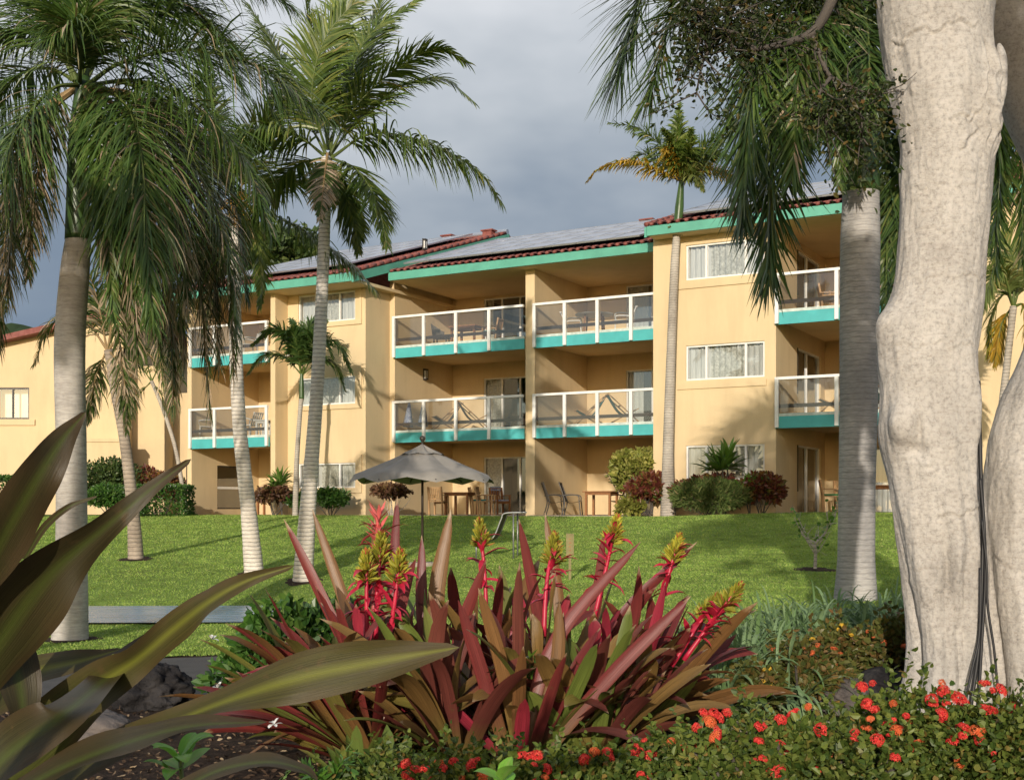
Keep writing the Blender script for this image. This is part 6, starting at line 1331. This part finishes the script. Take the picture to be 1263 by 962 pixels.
def ti_leaf(path, widths, roll, mt='ti', wave=.10, seed=0, hole=None):
    q = np.random.default_rng(seed); K = 44; C = spline([W(*p) for p in path], K); T = unit(np.gradient(C, axis=0))
    t = np.linspace(0, 1, K); w = np.interp(t, np.linspace(0, 1, len(widths)), widths); w = np.convolve(np.pad(w, 3, 'edge'), np.ones(7) / 7, 'valid'); w[-1] = 0.001; w = w / F * 1.8
    rl = np.interp(t, np.linspace(0, 1, len(roll)), np.radians(roll)); tocam = unit(-C + np.array((0, 0, EYE))); s0 = unit(np.cross(T, tocam)); n0 = np.cross(s0, T)
    sd = s0 * np.cos(rl)[:, None] + n0 * np.sin(rl)[:, None]; nn = np.cross(sd, T)
    us = np.linspace(-1, 1, 13); V = np.zeros((K, 13, 3)); uv = np.zeros((K, 13, 2)); ph = q.random(2) * 6
    for j, u in enumerate(us):
        a = abs(u); wv = wave * w * a ** 2 * np.sin(t * 15 + ph[0 if u < 0 else 1] + u) + .10 * w * np.abs(u) ** 1.3 * 1.6
        V[:, j] = C + sd * (w * u)[:, None] + nn * wv[:, None]; uv[:, j] = np.stack([np.full(K, (u + 1) / 2), t], 1)
    m = MB(); m.grid(V, uv); m.obj('leaf', mt, ti, ot, True)
ti_leaf([(-25, 1010, 1.85), (60, 960, 1.8), (165, 912, 1.75), (270, 868, 1.72), (370, 836, 1.7), (470, 815, 1.68), (567, 798, 1.66)], [8, 24, 30, 16, 28, 31, 24, 2], [10, 35, 55, 50, 15, 5, 0], 'ti', .18, 1)
ti_leaf([(-20, 985, 1.95), (55, 905, 1.9), (115, 850, 1.85), (170, 812, 1.82), (215, 775, 1.8), (258, 742, 1.76), (305, 716, 1.74), (364, 697, 1.72)], [20, 40, 34, 24, 18, 20, 16, 8, 2], [10, 15, 5, -20, 10, 30, 15, 0], 'ti', .28, 2)
ti_leaf([(-60, 880, 1.75), (0, 790, 1.72), (60, 710, 1.7), (130, 650, 1.72), (190, 600, 1.74), (236, 566, 1.76)], [18, 42, 46, 34, 19, 11, 7, 2], [-15, -20, -25, -20, 10, 0], 'ti_shaded', .24, 3)
ti_leaf([(-50, 770, 1.65), (-5, 680, 1.62), (40, 600, 1.6), (75, 545, 1.62), (106, 508, 1.64)], [10, 28, 27, 15, 2], [-20, -25, -20, -10, 0], 'ti_shaded', .16, 4)
ti_leaf([(-40, 985, 1.7), (10, 930, 1.7), (80, 880, 1.68), (150, 820, 1.9), (215, 770, 2.0), (270, 720, 2.05)], [24, 38, 30, 22, 12, 2], [35, 40, 45, 50, 45, 30], 'ti_shaded', .2, 5)
ti_leaf([(-20, 1000, 1.6), (70, 950, 1.62), (160, 915, 1.64), (240, 895, 1.66), (330, 890, 1.68)], [14, 30, 34, 20, 2], [60, 62, 66, 64, 50], 'ti_shaded', .10, 6)
ti_leaf([(-60, 900, 1.9), (-10, 860, 1.95), (40, 830, 2.0), (100, 815, 2.0), (150, 800, 2.02)], [24, 34, 30, 18, 2], [25, 30, 40, 45, 40], 'ti', .12, 7)
ti_leaf([(200, 985, 1.5), (270, 950, 1.5), (330, 940, 1.5), (372, 948, 1.5), (392, 962, 1.5)], [10, 16, 16, 10, 2], [55, 60, 62, 62, 50], 'ti_shaded', .10, 8)
ti_leaf([(30, 690, 1.9), (55, 650, 1.88), (85, 625, 1.86), (120, 612, 1.86)], [3, 5, 4, 1], [10, 10, 10, 10], 'ti_shaded', .1, 9)
ti_leaf([(-40, 830, 1.8), (0, 770, 1.8), (25, 850, 1.78), (30, 930, 1.76)], [16, 28, 26, 2], [20, 20, 20, 20], 'ti_shaded', .1, 10)

# an unseen ti plant added beside the viewer to shade the first
o2 = np.array((-1.15, .2, float(gz(-1.15, .2)))); tp2 = empty('ti_plant', o2, 'unseen ti plant added left of the viewer to shade the foreground leaves', 'plant')
m = MB(); m.tube([o2, o2 + (.03, 0, .6), o2 + (.05, .05, 1.25)], [.02, .016, .012], 10); m.obj('stem', 'rachis', tp2, o2, True)
q = np.random.default_rng(55)
for k in range(13):
    m = MB(); straps(m, q, o2 + (.05, .05, .75 + .04 * k), 1, .62, .062, (15, 70), .5, 14, .25, .01, az=np.array([k * 2.4]), prof=([0, .12, .25, .5, .8, 1], [.2, .2, .7, 1, .6, .03])); m.obj('leaf', 'ti_shaded', tp2, o2, True)

# ================================================================== ixora, yellow shrubs, agapanthus
MAT['ixora'] = M_leaf('ixora_leaf', [(0, (0.04, 0.075, 0.015)), (.6, (0.11, 0.15, 0.028)), (.92, (0.17, 0.20, 0.045)), (1, (0.22, 0.14, 0.04))], .25, .45, .25)
MAT['ixora_dark'] = M_leaf('bronze_shrub_leaf', [(0, (0.06, 0.085, 0.02)), (.6, (0.12, 0.12, 0.03)), (1, (0.18, 0.10, 0.035))], .25, .45, .3)
MAT['ixflower'] = M_leaf('ixora_flower', [(0, (0.55, 0.025, 0.028)), (.6, (0.70, 0.050, 0.042)), (1, (0.78, 0.14, 0.09))], .25, .5, .3, .1)
MAT['orflower'] = M_leaf('orange_flower', [(0, (0.62, 0.10, 0.03)), (1, (0.72, 0.20, 0.07))], .25, .5, .3, .1)
MAT['yeflower'] = M_leaf('yellow_flower', [(0, (0.62, 0.36, 0.03)), (1, (0.72, 0.50, 0.06))], .25, .5, .3, .1)
def flower_head(seed, n=36, R_=.034, petal=.0145):
    q = np.random.default_rng(seed); m = MB(); u = unit(q.normal(0, 1, (n, 3))); u[:, 2] = np.abs(u[:, 2]) * .9 + .05; u = unit(u); c = u * np.array((R_, R_, R_ * .75)) * (.85 + .25 * q.random((n, 1)))
    a1 = unit(np.cross(u, q.normal(0, 1, (n, 3)))); a2 = np.cross(u, a1)
    for k in range(4):
        d = a1 * math.cos(k * math.pi / 2) + a2 * math.sin(k * math.pi / 2); s = np.cross(u, d); p = c; l = petal * (.8 + .4 * q.random((n, 1)))
        v = np.stack([p, p + d * l * .5 + s * l * .28 + u * l * .1, p + d * l - u * l * .1, p + d * l * .5 - s * l * .28 + u * l * .1], 1); m.add(v.reshape(-1, 3), np.arange(4 * n).reshape(-1, 4))
    for k in range(0, n, 3): m.tube([(0, 0, -.02), c[k]], [.0016, .0012], 3, False)
    return m
HEADS = {}
def head_proto(mt):
    if mt not in HEADS:
        HEADS[mt] = []
        for k in range(3):
            o = flower_head(40 + k).obj('flower_head', mt); HEADS[mt].append(o.data); bpy.data.objects.remove(o)
    return HEADS[mt]
def flower_bush(label, px, d, w, h, n, L, nf, seed, leaf='ixora', fl='ixflower', fs=1.0, group='red flowered ixora bushes', name='ixora_bush', cat='flowering bush', spots=None, dep=None):
    r = shrub(name, label, px, d, w, h, n, L, leaf, seed, group, .38, cat, .02, stems=10, jit=.9, dep=dep, shoots=34); q = np.random.default_rng(seed + 5)
    pr = head_proto(fl); dep = dep or w * .8
    for k in range(nf):
        a = math.pi * (1.0 + q.random()) ; b = .35 + .9 * q.random()
        if spots: p = np.array(W(*spots[k])) - np.array(r.location)
        else: p = np.array((w / 2 * .85 * math.cos(a) * math.cos(b * .9), dep / 2 * .85 * math.sin(a) * math.cos(b * .9), h * (.42 + .58 * math.sin(b * 1.1))))
        o = bpy.data.objects.new('flower_head', pr[k % 3]); COL.objects.link(o); o.parent = r; o.location = p; s = fs * (.34 + .38 * q.random()); o.scale = (s * (.8 + .5 * q.random()), s, s * (.7 + .6 * q.random())); o.rotation_euler = (q.normal(0, .35) + .35, q.normal(0, .35), q.random() * 6)
        if k % 6 == 3 and fl == 'ixflower': o.material_slots[0].link = 'OBJECT'; o.material_slots[0].material = MAT['orflower']
IX = [(470, 4.7, .55, .36, 900, 2, 'low ixora bush at the front left below the small green bromeliads'), (560, 4.5, .62, .42, 1200, 6, 'ixora bush in front of the left half of the red bromeliads'), (655, 4.4, .66, .48, 1400, 9, 'ixora bush with red heads in front of the brown bromeliad stems'),
      (745, 4.5, .62, .46, 1300, 7, 'ixora bush below the olive based bromeliad'), (830, 4.6, .62, .48, 1400, 7, 'ixora bush below the right end of the bromeliad clump'), (925, 4.35, .68, .58, 1700, 10, 'ixora bush with many red heads below the edging strip'),
      (1020, 4.3, .70, .62, 1800, 12, 'ixora bush covered with the brightest red heads below the boulders'), (1115, 4.5, .62, .66, 1700, 8, 'ixora bush in front of the left root of the pale tree'), (1190, 4.4, .62, .60, 1600, 8, 'ixora bush in front of the cable cleft of the pale tree'), (1265, 4.3, .62, .70, 1700, 5, 'ixora bush at the right edge before the second stem'),
      (690, 3.9, .62, .30, 1100, 5, 'low ixora bush at the bottom edge behind the round leaved seedling'), (860, 3.9, .7, .34, 1200, 6, 'low ixora bush at the bottom edge right of the middle'), (1060, 3.8, .7, .42, 1300, 6, 'low ixora bush at the bottom edge under the pale tree'), (560, 4.0, .5, .28, 800, 3, 'low ixora bush at the bottom edge left of the round leaved seedling')]
for i, (px, d, w, h, n, nf, lab) in enumerate(IX): flower_bush(lab, px, d, w * 1.05, h * (.80 if px < 880 else .92), int(n * 1.7), .029, nf + 9 if nf > 2 else nf + 1, 400 + i * 11)
# bronze leaved bushes with yellow / orange heads behind
YB = [(932, 6.9, .34, .36, 800, 9, 'yeflower', 'bronze bush with yellow flower heads at the left of the strap leaved bed'), (990, 7.7, .7, .42, 2000, 9, 'orflower', 'bronze leaved bush with orange heads left of the boulders'), (1050, 8.2, .8, .52, 2200, 10, 'yeflower', 'bronze bush with yellow heads behind the boulders'), (1102, 8.0, .55, .58, 1500, 6, 'orflower', 'bronze bush with orange heads against the left side of the pale tree')]
for i, (px, d, w, h, n, nf, fl, lab) in enumerate(YB): flower_bush(lab, px, d, w, h, int(n * 1.3), .045, nf, 600 + i * 13, 'ixora_dark', fl, .9, 'bronze leaved flowering bushes', 'flowering_shrub', 'flowering bush')
MAT['agap'] = M_strap('strap_leaf', (0.19, 0.27, 0.11), (0.19, 0.28, 0.13), (0.24, 0.33, 0.15), (0.14, 0.23, 0.085), .45, .2, .25)
AG = [(872, 7.8, 'strap leaved lily clump with arching leaves just right of the olive bromeliad'), (908, 7.5, 'arching strap leaved lily clump at the edge of the open mulch'), (945, 7.9, 'strap leaved lily clump leaning over the orange flowered bush'), (968, 9.6, 'strap leaved lily clump behind the orange flowered bush'), (850, 7.2, 'strap leaved lily clump peeping out behind the olive based bromeliad'), (895, 7.0, 'front strap leaved lily clump left of the lowest yellow flowers'), (950, 8.5, 'strap leaved lily clump behind the lowest yellow flowers'), (858, 8.0, 'strap leaved green lily clump nearest the bromeliads'), (880, 7.5, 'low strap leaved lily clump in front beside the mulch'), (900, 8.7, 'strap leaved lily clump behind the leftmost yellow flowers'), (940, 10.2, 'strap leaved lily clump at the left back of the bed'), (975, 10.8, 'strap leaved lily clump in the middle back of the bed'), (1005, 10.0, 'strap leaved lily clump in front of the small bare tree'), (1030, 11.4, 'strap leaved lily clump left of the ringed palm foot'), (1065, 11.0, 'strap leaved lily clump before the ringed palm foot'), (1095, 11.6, 'strap leaved lily clump right of the ringed palm foot'), (1110, 10.4, 'strap leaved lily clump touching the pale tree edge'), (915, 8.5, 'strap leaved lily clump right of the curved flower spike'), (860, 9.6, 'strap leaved lily clump mostly behind the right end of the bromeliads')]
for i, (px, d, lab) in enumerate(AG):
    q = np.random.default_rng(800 + i); x = (px - 631.5) / F * d; g = float(gz(x, d)); o = np.array((x, d, g)); r = tag(bpy.data.objects.new('strap_lily', None), lab, 'plant', 'strap leaved lily clumps'); COL.objects.link(r); r.location = o
    m = MB()
    for k in range(5): straps(m, q, o + q.normal(0, .13, 3) * (1, 1, 0), 24, .62, .0145, (30, 85), 1.6, 11, .3, .05)
    m.obj('leaves', 'agap', r, o, True)
# loose green plants left of the bromeliads and the fern, seedlings
shrub('white_flowered_shrub', 'leafy green shrub behind the left end of the bromeliads, above the pond', 390, 7.6, 1.0, .85, 1300, .075, 'hedge', 71, lw=.35)
shrub('white_flowered_shrub', 'low green shrub at the left end of the bromeliads beside the path', 315, 7.4, .6, .5, 700, .07, 'hedge', 72, lw=.35)
m = MB(); q = np.random.default_rng(90)
for i, (px, py, d, lab) in enumerate(((338, 893, 5.4, 'crumpled white flower lying on the mulch'), (262, 788, 6.9, 'white star shaped flower on the shrub by the pond'), (268, 848, 6.4, 'white drooping flower beside the path edge'))):
    m = MB(); c = W(px, py, d); m.xf = None
    for k in range(6): straps(m, q, c, 1, .045, .010, (-20, 60), .6, 6, .3, .0, az=np.array([k * 1.05]), prof=([0, .4, .8, 1], [.3, 1, .8, .1]))
    tag(m.obj('white_flower', 'whiteplastic', None, c, True), lab, 'flower')
def fern(px, d, L, n, seed, label, mt='bright', hgt=.15):
    q = np.random.default_rng(seed); x = (px - 631.5) / F * d; g = float(gz(x, d)); o = np.array((x, d, g)); r = empty('fern', o, label, 'fern'); m = MB()
    for k in range(n):
        a = k / n * 6.28 + q.normal(0, .3); h = np.array((math.cos(a), math.sin(a), 0)); C = [o, o + h * L * .3 + (0, 0, hgt + .12 * q.random()), o + h * L * .8 + (0, 0, hgt * .9)]
        f = frond_mesh(C, .075, 13, .05, .1, .009, 60, .1, .003, 4, int(q.integers(999)), lmin=.25); m.v += f.v; m.uv += f.uv; m.q += [z + m.n for z in f.q]; m.qm += [z * 0 for z in f.qm]; m.t += [z + m.n for z in f.t]; m.tm += [z * 0 for z in f.tm]; m.n += f.n
    m.obj('fronds', mt, r, o)
fern(400, 4.6, .26, 7, 95, 'bright green fern at the lower left in front of the bromeliads', hgt=.22)
fern(640, 6.0, .3, 6, 96, 'light green fern growing up through the middle of the bromeliads', hgt=.42)
def seedling(label, px, py, d, n, L, lw, seed, el=(10, 60)):
    q = np.random.default_rng(seed); tp = W(px, py, d); o = np.array((tp[0] + .03, tp[1], float(gz(tp[0], tp[1])))); r = empty('seedling', o, label, 'plant')
    m = MB(); m.tube(spline([o, (o + tp) / 2 + (.02, 0, 0), tp], 14), np.linspace(.008, .004, 14), 7); m.obj('stem', 'rachis', r, o, True)
    l = MB()
    for k in range(n): straps(l, q, tp - (0, 0, .012 * (k // 3)), 1, L, L * lw, el, .5, 10, .25, .004, az=np.array([k * 2.4 + .4]), prof=([0, .1, .3, .6, .85, 1], [.12, .3, .9, 1, .6, .05]))
    l.obj('leaves', 'seed_leaf', r, o, True)
MAT['seed_leaf'] = M_strap('seedling_leaf', (0.15, 0.36, 0.04), (0.17, 0.40, 0.045), (0.17, 0.40, 0.05), (0.22, 0.44, 0.06), .3, .15, .35, midrib=(0.28, 0.42, 0.1))
seedling('bright green leafy seedling with bud tip at the bottom left', 222, 932, 2.1, 10, .075, .22, 97)
seedling('three rounded bright green leaves poking up at the bottom centre', 618, 962, 2.0, 4, .06, .36, 98, (20, 75))
# litter on the mulch: chips and fallen leaves
def litter():
    q = np.random.default_rng(99); n = 9000; d = 3 + 7.5 * q.random(n); x = (q.random(n) - .5) * .9 * d; ok = (np.abs(gz(x, d)) < 5) & ~((d > 9.4) & (x < 1)) ; x = x[ok]; d = d[ok]; n = len(x)
    pts = np.stack([x, d, gz(x, d) + .006], 1); u = unit(np.stack([q.normal(0, 1, n), q.normal(0, 1, n), q.normal(.12, .2, n)], 1)); m = MB(); leafcloud(m, q, pts, u, .035, .007, .1, 0); m.obj('leaf_litter', 'litter')
MAT['litter'] = M_leaf('litter', [(0, (0.035, 0.022, 0.014)), (.6, (0.09, 0.055, 0.035)), (.9, (0.20, 0.14, 0.085)), (1, (0.38, 0.30, 0.2))], .05, .8, .2)
litter(); bpy.data.objects['leaf_litter']['kind'] = 'stuff'
